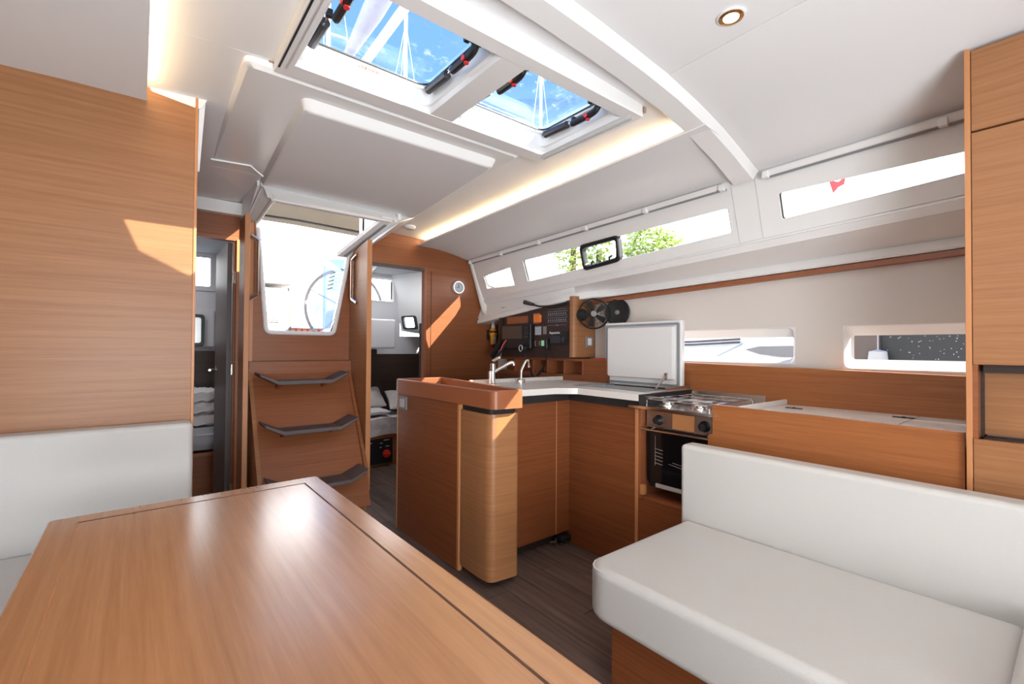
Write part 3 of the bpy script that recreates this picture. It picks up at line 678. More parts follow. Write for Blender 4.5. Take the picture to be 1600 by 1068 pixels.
# peninsula with tray top
pn = thing('peninsula_cabinet', 'narrow teak peninsula cabinet with a fiddled tray top and curved door', 'cabinet', (1.45, 2.3, 0))
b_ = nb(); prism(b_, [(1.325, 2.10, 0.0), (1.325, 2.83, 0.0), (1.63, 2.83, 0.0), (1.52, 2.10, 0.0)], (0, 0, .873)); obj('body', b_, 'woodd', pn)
obj('edge_trim', B(1.3235, 1.345, 2.083, 2.102, .0, .873, .002), 'solidl', pn)
obj('edge_trim', B(1.3232, 1.340, 2.826, 2.840, .0, .873, .002), 'solidl', pn)
b_ = nb(); prism(b_, [(1.345, 2.0, .02), (1.345, 2.083, .02), (1.50, 2.083, .02), (1.48, 1.95, .02), (1.40, 1.93, .02)], (0, 0, .85)); obj('recess', b_, 'blackm', pn)
dpts = [(1.330, 2.076, .035), (1.325, 1.90, .035), (1.335, 1.815, .035), (1.49, 1.800, .035), (1.505, 1.815, .035), (1.505, 2.076, .035)]
b_ = nb(); prism(b_, rpoly(dpts, [.004, .05, .06, .01, .01, .004], 6), (0, 0, .812)); obj('door', b_, 'wood', pn, 'lighter curved-corner teak door')
b_ = nb(); prism(b_, rpoly([(1.34, 2.07, .847), (1.34, 1.83, .847), (1.495, 1.815, .847), (1.495, 2.07, .847)], .02, 4), (0, 0, .028)); obj('finger_gap', b_, 'blackm', pn)
# tray
def tl(d, z, r):
    return rpoly([(1.318 + d, 1.775 + d * 1.2, z), (1.500 - d, 1.760 + d * 1.2, z), (1.665 - d, 2.845 - d, z), (1.318 + d, 2.86 - d, z)], r, 6)
b_ = nb(); loft(b_, [tl(0, .876, .035), tl(0, .962, .035), tl(.003, .966, .035), tl(.019, .966, .028), tl(.022, .962, .026), tl(.022, .905, .024)], cap0=True, cap1=True); obj('tray_top', b_, 'solid', pn)
def switch(name, lab, cat, o3, ux, uz, w, h, mats=('greyp', 'print')):
    """plate lying on a surface: centre o3, in-plane dirs ux, uz"""
    t_ = thing(name, lab, cat, o3); c = Vector(o3); ux = Vector(ux).normalized(); uz = Vector(uz).normalized(); n = ux.cross(uz)
    def lp(a, bb, d, r): return rpoly([c + ux * sx * a / 2 + uz * sz * bb / 2 + n * d for sx, sz in ((-1, -1), (1, -1), (1, 1), (-1, 1))], r, 3)
    b = nb(); loft(b, [lp(w, h, 0, .004), lp(w, h, .006, .004), lp(w * .94, h * .94, .009, .004), lp(w * .58, h * .7, .009, .002), lp(w * .58, h * .7, .005, .002)], cap0=True, cap1=True); obj('plate', b, mats[0], t_)
    b = nb(); loft(b, [lp(w * .52, h * .64, .004, .002), lp(w * .52, h * .64, .010, .002), lp(w * .44, h * .56, .012, .002)], cap0=True, cap1=True); obj('rocker', b, mats[1], t_)
    return t_
switch('light_switch', 'grey framed light switch on the peninsula cabinet side', 'switch', (1.3235, 2.750, .818), (0, -1, 0), (0, 0, 1), .115, .082)

# base cabinets under the sink
bc = thing('sink_base_cabinet', 'teak base cabinet under the sink worktop with two doors', 'cabinet', (1.8, 2.0, 0))
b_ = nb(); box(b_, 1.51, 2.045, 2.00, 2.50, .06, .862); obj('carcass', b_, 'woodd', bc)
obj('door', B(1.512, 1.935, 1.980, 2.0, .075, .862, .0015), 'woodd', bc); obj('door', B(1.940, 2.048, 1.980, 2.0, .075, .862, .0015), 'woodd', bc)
obj('door_edge', B(1.9345, 1.9400, 1.9795, 1.999, .075, .862), 'solidl', bc)
obj('kickboard', B(1.51, 2.05, 2.045, 2.06, 0, .075), 'darkwood', bc)
b_ = nb(); box(b_, 1.51, 2.055, 1.96, 2.10, .862, .905); obj('finger_gap', b_, 'blackm', bc)
sbc = thing('galley_side_cabinet', 'teak side cabinet running from the sink corner to the oven', 'cabinet', (2.06, 1.72, 0))
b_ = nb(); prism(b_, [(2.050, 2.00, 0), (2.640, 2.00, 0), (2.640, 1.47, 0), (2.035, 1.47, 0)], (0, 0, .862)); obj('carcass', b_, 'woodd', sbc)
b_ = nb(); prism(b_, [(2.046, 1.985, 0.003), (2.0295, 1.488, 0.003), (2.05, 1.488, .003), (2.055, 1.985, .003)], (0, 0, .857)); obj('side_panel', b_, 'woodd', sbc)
obj('edge_trim', B(2.026, 2.05, 1.470, 1.488, 0, .862, .002), 'solidl', sbc)
b_ = nb(); prism(b_, [(2.020, 2.0, .862), (2.010, 1.455, .862), (2.5, 1.455, .862), (2.5, 2.0, .862)], (0, 0, .043)); obj('finger_gap', b_, 'blackm', sbc)
# worktop, L-shaped with icebox opening
wk = thing('galley_worktop', 'white L-shaped galley worktop with a raised back edge', 'worktop', (2.0, 2.1, CT))
z0, z1 = .905, CT
b_ = nb()
prism(b_, [(1.530, 1.972, z0), (1.90, 1.955, z0), (2.005, 1.875, z0), (2.16, 1.875, z0), (2.16, 2.46, z0), (1.630, 2.46, z0)], (0, 0, z1 - z0))
prism(b_, [(2.16, 2.06, z0), (2.64, 2.06, z0), (2.64, 2.46, z0), (2.16, 2.46, z0)], (0, 0, z1 - z0))
prism(b_, [(2.005, 1.875, z0), (1.992, 1.445, z0), (2.10, 1.445, z0), (2.16, 1.875, z0)], (0, 0, z1 - z0))
prism(b_, [(2.16, 1.875, z0), (2.16, 2.06, z0), (2.165, 2.06, z0), (2.165, 1.875, z0)], (0, 0, z1 - z0))
obj('slab', b_, 'counter', wk)
b_ = nb(); box(b_, 1.63, 2.45, 2.435, 2.462, z1, z1 + .028, .006); obj('fiddle', b_, 'counter', wk)
b_ = nb(); box(b_, 2.10, 2.165, 1.45, 2.06, z1 - .012, z1 - .002); box(b_, 2.14, 2.155, 1.50, 2.05, z1 - .004, z1 + .001); box(b_, 2.14, 2.47, 2.035, 2.05, z1 - .004, z1 + .001); obj('icebox_seal', b_, 'grey', wk)
b_ = nb(); box(b_, 2.10, 2.50, 1.447, 1.49, z1 - .03, z1 + .002, .002); obj('steel_edge', b_, 'brushed', wk)
obj('end_panel', B(1.996, 2.50, 1.4405, 1.4445, .862, .938, .001), 'blackm', wk)
ib = thing('icebox', 'top-opening icebox with its grey-edged white lid raised', 'icebox', (2.4, 1.8, .7))
b_ = nb(); box(b_, 2.17, 2.46, 1.50, 2.03, .60, .63); box(b_, 2.165, 2.175, 1.49, 2.04, .6, .925); box(b_, 2.455, 2.465, 1.49, 2.04, .6, .93); box(b_, 2.17, 2.46, 1.485, 1.495, .6, .925); box(b_, 2.17, 2.46, 2.035, 2.045, .6, .925); obj('liner', b_, 'cloth2', ib)
b_ = nb(); box(b_, 2.485, 2.520, 1.497, 2.072, .935, 1.345, .008, 3); lid = obj('lid', b_, 'white', ib)
def lidloop(d, x, r): return rpoly([(x, 1.510 + d, .948 + d), (x, 2.060 - d, .948 + d), (x, 2.060 - d, 1.330 - d), (x, 1.510 + d, 1.330 - d)], r, 4)
b_ = nb(); loft(b_, [lidloop(0, 2.486, .012), lidloop(0, 2.478, .012), lidloop(.014, 2.478, .01), lidloop(.014, 2.486, .01)], wrap=True); obj('lid_seal', b_, 'grey', lid)
b_ = nb(); loft(b_, [rpoly([(2.486, 1.540, .985), (2.486, 2.036, .985), (2.486, 2.036, 1.312), (2.486, 1.540, 1.312)], .012, 4), rpoly([(2.462, 1.548, .992), (2.462, 2.030, .992), (2.462, 2.030, 1.306), (2.462, 1.548, 1.306)], .012, 4)], cap1=True); obj('lid_inner_panel', b_, 'white', lid)
b_ = nb(); tube(b_, [(2.455, 1.580, 1.010), (2.36, 1.59, .938)], .005, 8); box(b_, 2.450, 2.464, 1.572, 1.588, .985, 1.030, .002); obj('lid_stay', b_, 'brushed', lid)

# stove and oven
sv = thing('stove_oven', 'stainless gimballed stove with oven below and black knobs', 'stove', (2.3, 1.28, .45))
OX = 2.060
b_ = nb(); box(b_, OX + .018, 2.56, 1.09, 1.435, .462, .870, .004); obj('body', b_, 'black', sv)
b_ = nb(); prism(b_, [(1.972, 1.494, .870), (1.972, 1.045, .870), (2.60, 1.045, .870), (2.60, 1.494, .870)], (0, 0, .014)); bmesh.ops.bevel(b_, geom=list(b_.edges), offset=.003, segments=2, affect='EDGES'); obj('hob_plate', b_, 'steel', sv)
b_ = nb(); box(b_, OX, OX + .02, 1.09, 1.440, .768, .856, .003); cp = obj('control_panel', b_, 'brushed', sv, 'brushed steel control strip')
b_ = nb(); box(b_, OX - .001, OX + .001, 1.175, 1.290, .778, .852); obj('logo_plate', b_, 'solidl', cp)
for y in (1.365, 1.122):
    b_ = nb(); lathe(b_, [(.026, 0), (.026, .006), (.020, .010), (.019, .030), (.016, .034)], (OX, y, .812), (-1, 0, 0), 24); box(b_, OX - .038, OX - .02, y - .004, y + .004, .795, .829, .002); obj('knob', b_, 'black', cp)
b_ = nb()
for (dy, dz) in ((.02, .01), (.01, .012), (0, .01), (.01, 0), (.01, -.010), (.004, -.018)): box(b_, OX - .0012, OX, 1.405 + dy, 1.409 + dy, .808 + dz, .812 + dz)
obj('printed_marks', b_, 'print', cp)
b_ = nb(); box(b_, OX, OX + .02, 1.092, 1.437, .490, .752, .004); dr = obj('oven_door', b_, 'ovenglass', sv, 'black glass oven door')
b_ = nb(); tube(b_, [(OX - .028, 1.455, .760), (OX - .028, 1.060, .760)], .006, 10); tube(b_, [(OX - .028, 1.40, .760), (OX + .004, 1.40, .764)], .006, 8); tube(b_, [(OX - .028, 1.10, .760), (OX + .004, 1.10, .764)], .006, 8); obj('handle', b_, 'steel', dr)
b_ = nb(); tube(b_, [(OX - .006, 1.437, .775), (OX - .006, 1.07, .775)], .004, 8); obj('guard_bar', b_, 'steel', dr)
b_ = nb(); box(b_, OX - .003, OX + .012, 1.092, 1.385, .470, .490, .002); obj('base_strip', b_, 'alu', sv)
b_ = nb()
for i in range(5): tube(b_, [(OX - .0005, 1.390, .665 - i * .018), (OX - .0005, 1.345, .660 - i * .018)], .0012, 5)
tube(b_, [(OX - .0005, 1.29, .61), (OX - .0005, 1.15, .592)], .0012, 5); tube(b_, [(OX - .0005, 1.31, .60), (OX - .0005, 1.20, .585)], .0012, 5); tube(b_, [(OX - .0005, 1.388, .73), (OX - .0005, 1.388, .58)], .0008, 5)
obj('oven_rack', b_, 'alu', dr)
for y in (1.36, 1.18):
    for x in (2.13, 2.40):
        if (x, y) == (2.40, 1.18): continue
        b_ = nb(); lathe(b_, [(.05, 0), (.05, .004), (.032, .006), (.032, .014), (.024, .018), (.004, .018)], (x, y, .884), n=24); obj('burner', b_, 'steel', sv)
b_ = nb()
for y in (1.44, 1.36, 1.27, 1.18, 1.10): tube(b_, [(2.06, y, .912), (2.50, y, .912)], .003, 6)
for x in (2.06, 2.22, 2.34, 2.50): tube(b_, [(x, 1.44, .912), (x, 1.10, .912)], .003, 6)
for x in (2.06, 2.50):
    for y in (1.44, 1.10): tube(b_, [(x, y, .884), (x, y, .912)], .003, 6)
obj('pan_support', b_, 'steel', sv)
b_ = nb(); box(b_, 2.05, 2.56, 1.462, 1.466, .884, .925); box(b_, 2.556, 2.560, 1.06, 1.466, .884, .930); tube(b_, [(2.05, 1.45, .884), (2.05, 1.45, .925), (2.05, 1.08, .925)], .004, 6); obj('fiddle_rail', b_, 'brushed', sv)
b_ = nb(); box(b_, 2.30, 2.62, 1.484, 1.488, .93, .958); obj('splash_plate', b_, 'brushed', sv)
nc = thing('oven_niche', 'dark teak niche around the oven with a drawer front below', 'cabinet', (2.3, 1.25, 0))
b_ = nb(); box(b_, 2.03, 2.62, 1.455, 1.470, .395, .870); box(b_, 2.05, 2.60, 1.04, 1.455, .395, .410); box(b_, 2.60, 2.62, 1.04, 1.47, .395, .87); box(b_, 2.05, 2.60, 1.035, 1.050, .40, .75); obj('lining', b_, 'solid', nc)
b_ = nb(); box(b_, 2.030, 2.06, .95, 1.468, 0, .400); obj('lower_front', b_, 'woodd', nc)
obj('catch', B(2.02, 2.045, 1.43, 1.455, .425, .475, .003), 'solidl', nc)
b_ = nb(); box(b_, 2.055, 2.62, .95, 1.03, 0, .86); obj('partition', b_, 'woodd', nc)

# backsplash board and port worktop
bs = structure(obj('trim_1', nb() if False else prism(nb(), [(2.56, -1.0, .86), (2.56, 2.05, .86), (2.56, 2.05, 1.100), (2.56, .30, 1.070), (2.56, -1.0, 1.068)], (.09, 0, 0)), 'woodg'), 'teak board along the hull behind the stove')
cb = thing('sideboard_cabinet', 'long low teak cabinet front behind the port settee', 'cabinet', (2.1, .65, 0))
b_ = nb(); prism(b_, [(2.0, .242, 0.0), (2.0, 1.050, 0.0), (2.0, 1.075, 0.0), (2.0, 1.075, .785), (2.0, 1.055, .795), (2.0, 1.055, .926), (2.0, .242, .918)], (.022, 0, 0)); obj('front_panel', b_, 'woodg', cb)
b_ = nb(); box(b_, 2.03, 2.60, .24, 1.03, .0, .86); obj('carcass', b_, 'woodd', cb)
pw = thing('port_worktop', 'pale worktop with a raised end beside the stove', 'worktop', (2.3, .6, .9))
b_ = nb(); box(b_, 2.022, 2.56, .238, 1.00, .872, .896, .002); obj('slab', b_, 'counter', pw)
b_ = nb(); box(b_, 2.05, 2.56, .955, .972, .896, .922, .005); obj('end_fiddle', b_, 'counter', pw)
b_ = nb(); box(b_, 2.03, 2.56, .444, .446, .8960, .8966); obj('lid_joint', b_, 'groove', pw)
for (x, y) in ((2.40, .868), (2.44, .475)):
    b_ = nb(); box(b_, x - .006, x + .006, y - .035, y + .035, .896, .900, .001); lathe(b_, [(.007, 0), (.007, .006)], (x, y, .896), n=12); obj('latch', b_, 'black', pw)
b_ = nb(); lathe(b_, [(.009, 0), (.008, .003)], (2.13, .45, .896), n=12); obj('latch', b_, 'black', pw)

# tall locker at the right
tl_ = thing('tall_locker', 'tall teak locker at the right edge with an open niche', 'cabinet', (2.1, 0, 0))
LX = 1.98
b_ = nb(); box(b_, LX + .02, 2.62, -.9, .228, 0, .733); box(b_, LX + .02, 2.62, -.9, .228, 1.14, 2.10); obj('carcass', b_, 'wood', tl_)
obj('edge_trim', B(LX - .002, LX + .022, .222, .236, .70, 2.10, .002), 'solidl', tl_)
obj('door', B(LX, LX + .02, -.9, .2205, 1.844, 2.092, .0015), 'wood', tl_)
obj('door', B(LX, LX + .02, -.9, .2205, 1.130, 1.838, .0015), 'wood', tl_)
dw = obj('drawer', B(LX, LX + .02, -.9, .2205, .735, .905, .0015), 'wood', tl_)
b_ = nb(); box(b_, LX + .002, LX + .055, .210, .222, .905, 1.130); obj('niche_side', b_, 'woodx', tl_)
b_ = nb(); box(b_, LX + .08, LX + .095, -.9, .205, .912, 1.105); obj('niche_back', b_, 'wood', tl_)
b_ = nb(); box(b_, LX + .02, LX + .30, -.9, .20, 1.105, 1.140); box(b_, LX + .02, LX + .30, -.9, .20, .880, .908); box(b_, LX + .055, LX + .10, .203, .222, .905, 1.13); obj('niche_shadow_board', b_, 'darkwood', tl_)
obj('plinth_gap', B(LX + .02, LX + .04, -.9, .21, .62, .733), 'blackm', tl_)

# faucets
def faucet1():
    t_ = thing('mixer_tap', 'tall chrome mixer tap standing behind the peninsula tray', 'faucet', (1.90, 2.56, CT))
    return t_
tx, ty = 1.765, 2.385
ft = thing('mixer_tap', 'taller chrome mixer tap at the left end of the sink worktop', 'faucet', (tx, ty, CT))
V = Vector
b_ = nb(); lathe(b_, [(.024, 0), (.024, .006), (.017, .010), (.016, .08), (.018, .085), (.018, .128), (.011, .135)], (tx, ty, CT), n=20); obj('body', b_, 'steel', ft)
b_ = nb(); tube(b_, smooth_path([(tx, ty, CT + .075), (tx + .02, ty - .015, CT + .09), (tx + .085, ty - .065, CT + .138), (tx + .103, ty - .078, CT + .142), (tx + .106, ty - .08, CT + .122)], .02), .011, 12); obj('spout', b_, 'steel', ft)
b_ = nb(); tube(b_, smooth_path([(tx, ty, CT + .145), (tx + .003, ty, CT + .150), (tx + .025, ty - .02, CT + .168), (tx + .038, ty - .03, CT + .171)], .012), [.012] * 4 + [.010] * 30 if False else .010, 10); obj('lever', b_, 'steel', ft)
b_ = nb(); tube(b_, [(tx - .03, ty - .01, CT), (tx - .03, ty - .01, CT + .085)], .011, 12); obj('side_tube', b_, 'steel', ft)
tx, ty = 1.975, 2.36
f2 = thing('folding_tap', 'small chrome folding tap to the right of the mixer tap', 'faucet', (tx, ty, CT))
b_ = nb(); lathe(b_, [(.030, 0), (.030, .02), (.026, .026), (.006, .03)], (tx, ty, CT), n=20); obj('base', b_, 'steel', f2)
b_ = nb(); tube(b_, smooth_path([(tx + .005, ty, CT + .02), (tx + .005, ty, CT + .085), (tx + .030, ty - .02, CT + .150), (tx + .040, ty - .03, CT + .152), (tx + .047, ty - .035, CT + .105)], .014), .008, 10); obj('spout', b_, 'steel', f2)
b_ = nb(); tube(b_, [(tx, ty, CT + .015), (tx - .04, ty + .01, CT + .020)], .008, 8); obj('lever', b_, 'steel', f2)

# ================================================================== NAV STATION
NX = 2.42
nv = thing('instrument_cabinet', 'teak instrument cabinet with a dark brown panel and rounded corner', 'cabinet', (2.5, 2.8, 1.1))
b_ = nb(); prism(b_, rpoly([(NX, 2.333, 1.108), (NX + .003, 2.315, 1.108), (NX + .03, 2.300, 1.108), (2.648, 2.300, 1.108), (2.648, 2.345, 1.108), (NX, 2.345, 1.108)], [.004, .01, .02, .001, .001, .001], 4), (0, 0, .44)); obj('end_panel', b_, 'wood', nv)
b_ = nb(); box(b_, NX + .010, 2.64, 2.345, 3.16, 1.10, 1.52); obj('recess_back', b_, 'brownp', nv)
b_ = nb(); box(b_, NX + .006, NX + .012, 2.74, 3.08, 1.375, 1.432); obj('open_locker', b_, 'solid', nv)
b_ = nb(); prism(b_, [(NX - .006, 3.13, 1.155), (NX - .006, 3.175, 1.155), (NX - .006, 3.175, 1.43), (NX - .006, 3.13, 1.43)], (.02, 0, 0)); obj('post', b_, 'black', nv)
b_ = nb(); box(b_, NX - .002, NX + .008, 2.346, 2.800, 1.140, 1.50); ip = obj('instrument_panel', b_, 'brownp', nv)
b_ = nb()
for r_ in (0, 1):
    zz = 1.432 - r_ * .048
    for i in range(9):
        y = 2.375 + i * .0225; box(b_, NX - .006, NX - .001, y, y + .014, zz - .012, zz + .012, .002)
obj('breaker', b_, 'charcoal', ip, None, 35, True)
b_ = nb()
for r_ in (0, 1):
    zz = 1.432 - r_ * .048
    for i in range(9):
        y = 2.375 + i * .0225; box(b_, NX - .0068, NX - .006, y + .003, y + .007, zz - .008, zz + .004)
    tube(b_, [(NX - .003, 2.365, zz + .016), (NX - .003, 2.58, zz + .016)], .0008, 4); tube(b_, [(NX - .003, 2.365, zz - .016), (NX - .003, 2.58, zz - .016)], .0008, 4)
tube(b_, [(NX - .003, 2.38, 1.465), (NX - .003, 2.57, 1.465)], .0007, 4); tube(b_, [(NX - .003, 2.38, 1.345), (NX - .003, 2.57, 1.345)], .0007, 4); box(b_, NX - .004, NX - .002, 2.466, 2.474, 1.340, 1.346)
obj('printed_legend', b_, 'print', ip)
def ontile(name, y0, y1, z0, z1, d, mat, lab=None, par=ip, bev=.003):
    return obj(name, B(NX - d, NX, y0, y1, z0, z1, bev), mat, par, lab)
ontile('socket_panel', 2.645, 2.715, 1.275, 1.342, .006, 'cloth2', 'pale grey label panel')
ontile('socket_panel', 2.585, 2.622, 1.280, 1.340, .006, 'greyp')
b_ = nb()
for i in range(3): box(b_, NX - .008, NX - .006, 2.660, 2.702, 1.322 - i * .018, 1.329 - i * .018)
obj('printed_legend', b_, 'print', ip)
hp = ontile('heater_control', 2.555, 2.735, 1.178, 1.245, .004, 'brownp', 'small control with a green screen')
obj('screen', B(NX - .006, NX - .004, 2.590, 2.640, 1.190, 1.232, .001), 'lcd', hp)
b_ = nb(); pts = [(NX - .005, 2.690 + .022 * math.cos(a), 1.211 + .026 * math.sin(a)) for a in [PI * (-.35 + .7 * k / 10 * 1.0) * -1 + 0 for k in range(11)]]
tube(b_, pts, .0014, 5); 
for i in range(3): box(b_, NX - .0055, NX - .004, 2.655, 2.668, 1.222 - i * .012, 1.225 - i * .012)
obj('printed_legend', b_, 'print', hp)
# chart/VHF set
rd = thing('marine_radio', 'black marine radio below the breaker panel with a coiled handset', 'radio', (NX, 2.45, 1.23))
obj('body', B(NX - .022, NX - .002, 2.355, 2.535, 1.200, 1.300, .005), 'black', rd)
b_ = nb(); lathe(b_, [(.020, 0), (.020, .010), (.015, .013)], (NX - .022, 2.385, 1.235), (-1, 0, 0), 20); obj('knob', b_, 'charcoal', rd)
obj('screen', B(NX - .024, NX - .021, 2.415, 2.52, 1.215, 1.262, .002), 'charcoal', rd)
tc = bpy.data.curves.new('radio_lettering', 'FONT'); tc.body = 'Raymarine'; tc.size = .026; tc.extrude = .0006; tc.align_x = 'CENTER'
to = bpy.data.objects.new('tmp', tc); COL.objects.link(to); bpy.context.view_layer.update()
dg = bpy.context.evaluated_depsgraph_get(); me = bpy.data.meshes.new_from_object(to.evaluated_get(dg)); bpy.data.objects.remove(to)
bmt = nb(); bmt.from_mesh(me)
bmt.transform(Matrix(((0, 0, -1, NX - .0228), (-1, 0, 0, 2.475), (0, 1, 0, 1.280), (0, 0, 0, 1))))
obj('lettering', bmt, plain('white_letter', (.85, .85, .85), .5), rd)
hd = obj('handset', B(NX - .035, NX - .004, 2.548, 2.580, 1.165, 1.245, .008, 3), 'black', rd)
b_ = nb(); pth = [(NX - .02, 2.563, 1.168), (NX - .02, 2.567, 1.10), (NX - .03, 2.585, 1.02), (NX - .05, 2.61, .975)]; tube(b_, smooth_path(pth, .05), .0035, 6)
tube(b_, [(NX - .032, 2.585, 1.035), (NX - .045, 2.605, .995), (NX - .055, 2.63, .965)], .009, 8); obj('cable', b_, 'black', rd)
# plotter
cp_ = thing('chart_plotter', 'olive grey chart plotter in a dark housing on the instrument cabinet', 'screen', (NX, 2.9, 1.28))
obj('housing', B(NX - .035, NX - .006, 2.735, 3.105, 1.165, 1.365, .010, 3), 'black', cp_)
obj('display', B(NX - .040, NX - .034, 2.835, 3.090, 1.245, 1.352, .004), 'olive', cp_)
b_ = nb()
for i in range(4): box(b_, NX - .042, NX - .034, 2.760, 2.805, 1.255 + i * .024, 1.270 + i * .024, .003)
obj('button', b_, 'charcoal', cp_, None, 35, True)
mk = thing('microphone', 'black microphone hanging below the chart plotter with its cable', 'microphone', (NX - .04, 2.80, 1.18))
b_ = nb(); lathe(b_, [(.034, 0), (.036, .012), (.030, .028), (.018, .032)], (NX - .035, 2.81, 1.17), (-1, 0, .1), 20); obj('body', b_, 'black', mk)
b_ = nb(); pts = [(NX - .070, 2.81 + .020 * math.cos(a), 1.172 + .024 * math.sin(a)) for a in [2 * PI * k / 16 for k in range(16)]]; tube(b_, pts, .003, 6, closed=True); obj('ring', b_, 'alu', mk)
b_ = nb(); tube(b_, smooth_path([(NX - .045, 2.79, 1.145), (NX - .05, 2.76, 1.08), (NX - .06, 2.70, 1.0), (NX - .06, 2.68, .965)], .04), .004, 6); tube(b_, [(NX - .06, 2.70, .998), (NX - .062, 2.675, .955)], .008, 8); obj('cable', b_, 'black', mk)
ob = thing('orange_alarm_box', 'small bright orange box on the instrument panel', 'box', (NX, 2.68, 1.40))
obj('body', B(NX - .030, NX - .002, 2.640, 2.705, 1.372, 1.432, .004), 'orange', ob)
obj('back_plate', B(NX - .006, NX - .002, 2.66, 2.735, 1.365, 1.445, .002), 'brick', ob)
hb = thing('torch', 'black torch and hanging leads beside the chart plotter', 'torch', (NX, 3.13, 1.2))
b_ = nb(); tube(b_, smooth_path([(NX - .03, 3.12, 1.24), (NX - .04, 3.16, 1.17), (NX - .05, 3.22, 1.10)], .03), .022, 10); obj('torch', b_, 'black', hb)
b_ = nb(); tube(b_, smooth_path([(NX - .03, 3.03, 1.23), (NX - .045, 3.08, 1.17), (NX - .05, 3.12, 1.12), (NX - .05, 3.17, 1.07)], .03), .012, 10); obj('sheath', b_, 'charcoal', hb)
b_ = nb(); tube(b_, smooth_path([(NX - .04, 3.03, 1.24), (NX - .055, 3.06, 1.20), (NX - .055, 3.09, 1.15)], .02), .005, 8); obj('lead', b_, 'redprint', hb)
# gooseneck reading lamp
gl_ = thing('gooseneck_lamp', 'black gooseneck reading lamp under the window shelf', 'lamp', (2.42, 2.6, 1.5))
b_ = nb(); tube(b_, smooth_path([(2.40, 2.36, 1.500), (2.385, 2.50, 1.485), (2.37, 2.62, 1.490), (2.36, 2.70, 1.515)], .05), .007, 8); obj('arm', b_, 'black', gl_)
b_ = nb(); tube(b_, [(2.36, 2.67, 1.508), (2.345, 2.76, 1.532)], [.012, .018], 12); obj('head', b_, 'charcoal', gl_)
b_ = nb(); lathe(b_, [(.013, 0), (.013, .003)], (2.366, 2.752, 1.530), (-.3, .2, -1), 14); obj('lens', b_, 'alu', gl_)
# pigeonhole shelf
PX = 2.45
pg = thing('pigeonhole_shelf', 'low teak shelf unit with four pigeonholes behind the sink', 'shelf', (PX, 2.6, .93))
b_ = nb(); box(b_, PX, 2.645, 2.03, 2.236, .94, 1.098, .002); obj('end_block', b_, 'woodd', pg)
b_ = nb(); box(b_, PX, 2.60, 2.236, 3.25, 1.080, 1.100, .002); obj('top_board', b_, 'woodd', pg)
b_ = nb(); box(b_, PX, 2.60, 2.236, 3.25, .90, .985, .002); obj('bottom_board', b_, 'woodd', pg)
b_ = nb(); box(b_, 2.56, 2.60, 2.236, 3.25, .98, 1.09); obj('back_board', b_, 'woodx', pg)
for y in (2.236, 2.418, 2.60, 2.765, 3.0): obj('divider', B(PX, 2.56, y, y + .016, .985, 1.08, .001), 'solid', pg)
b_ = nb(); box(b_, PX - .003, PX, 2.75, 3.22, .905, .955); obj('open_slot', b_, 'groove', pg)
tag(obj('red_folder', B(2.52, 2.64, 2.06, 2.20, 1.098, 1.104, .001), 'red'), 'thin red folder lying on the shelf left of the icebox lid', 'folder')
switch('light_switch', 'grey framed switch on the instrument cabinet end below the fan', 'switch', (2.575, 2.2985, 1.222), (1, 0, 0), (0, 0, 1), .075, .08, ('greyp', 'counter'))

# fans
def fan(c, axis, lab, r=.075, open_=True):
    t_ = thing('cabin_fan', lab, 'fan', c); c = Vector(c); ax = Vector(axis).normalized(); a = ax.cross(Vector((0, 0, 1))).normalized(); u2 = a.cross(ax)
    def ring(rad, h, rt, bm): tube(bm, [c + ax * h + (a * math.cos(2 * PI * k / 28) + u2 * math.sin(2 * PI * k / 28)) * rad for k in range(28)], rt, 6, closed=True)
    b = nb(); ring(r, 0, .0055, b); ring(r * .96, .02, .002, b); ring(r * .7, .028, .0013, b); ring(r * .45, .031, .0013, b)
    for k in range(20):
        an = 2 * PI * k / 20; d = a * math.cos(an) + u2 * math.sin(an)
        tube(b, [c + ax * 0.0 + d * r, c + ax * .022 + d * r * .92, c + ax * .032 + d * r * .25], .0012, 5)
    obj('cage', b, 'black', t_)
    b = nb(); lathe(b, [(.006, .034), (.020, .034), (.022, .028), (.022, .0), (.015, -.04)][::1], c, ax, 20); hub = obj('motor_hub', b, 'greyp' if open_ else 'black', t_)
    b = nb()
    for k in range(5):
        an = 2 * PI * k / 5; d = a * math.cos(an) + u2 * math.sin(an); e = -a * math.sin(an) + u2 * math.cos(an)
        prism(b, [c + d * .018 - e * .008 + ax * .006, c + d * r * .85 - e * .026 + ax * .012, c + d * r * .90 + e * .016 - ax * .004, c + d * .018 + e * .010 - ax * .004], ax * .0015)
    obj('blade', b, 'black', t_)
    return t_
f1 = fan((2.515, 2.20, 1.418), (-.75, -.66, 0.0), 'black fan with an open cage on the teak cabinet corner', .105)
b_ = nb(); lathe(b_, [(.045, 0), (.045, .02), (.03, .04), (.012, .045)], (2.49, 2.298, 1.413), (-.3, -1, 0), 20); tube(b_, [(2.49, 2.28, 1.413), (2.53, 2.22, 1.418)], .012, 8); obj('mount', b_, 'black', f1)
s2 = thing('reading_lamp', 'black round lamp disc on the cream hull liner beside the fan', 'lamp', (2.63, 2.07, 1.43))
b_ = nb(); lathe(b_, [(.040, .0), (.088, .020), (.094, .030), (.088, .035), (.065, .030), (.012, .026)], (2.64, 2.075, 1.427), (-1, -.25, 0), 28); obj('housing', b_, 'black', s2)
b_ = nb(); lathe(b_, [(.016, .024), (.016, .036), (.010, .040)], (2.64, 2.075, 1.427), (-1, -.25, 0), 16); obj('centre_stud', b_, 'greyp', s2)

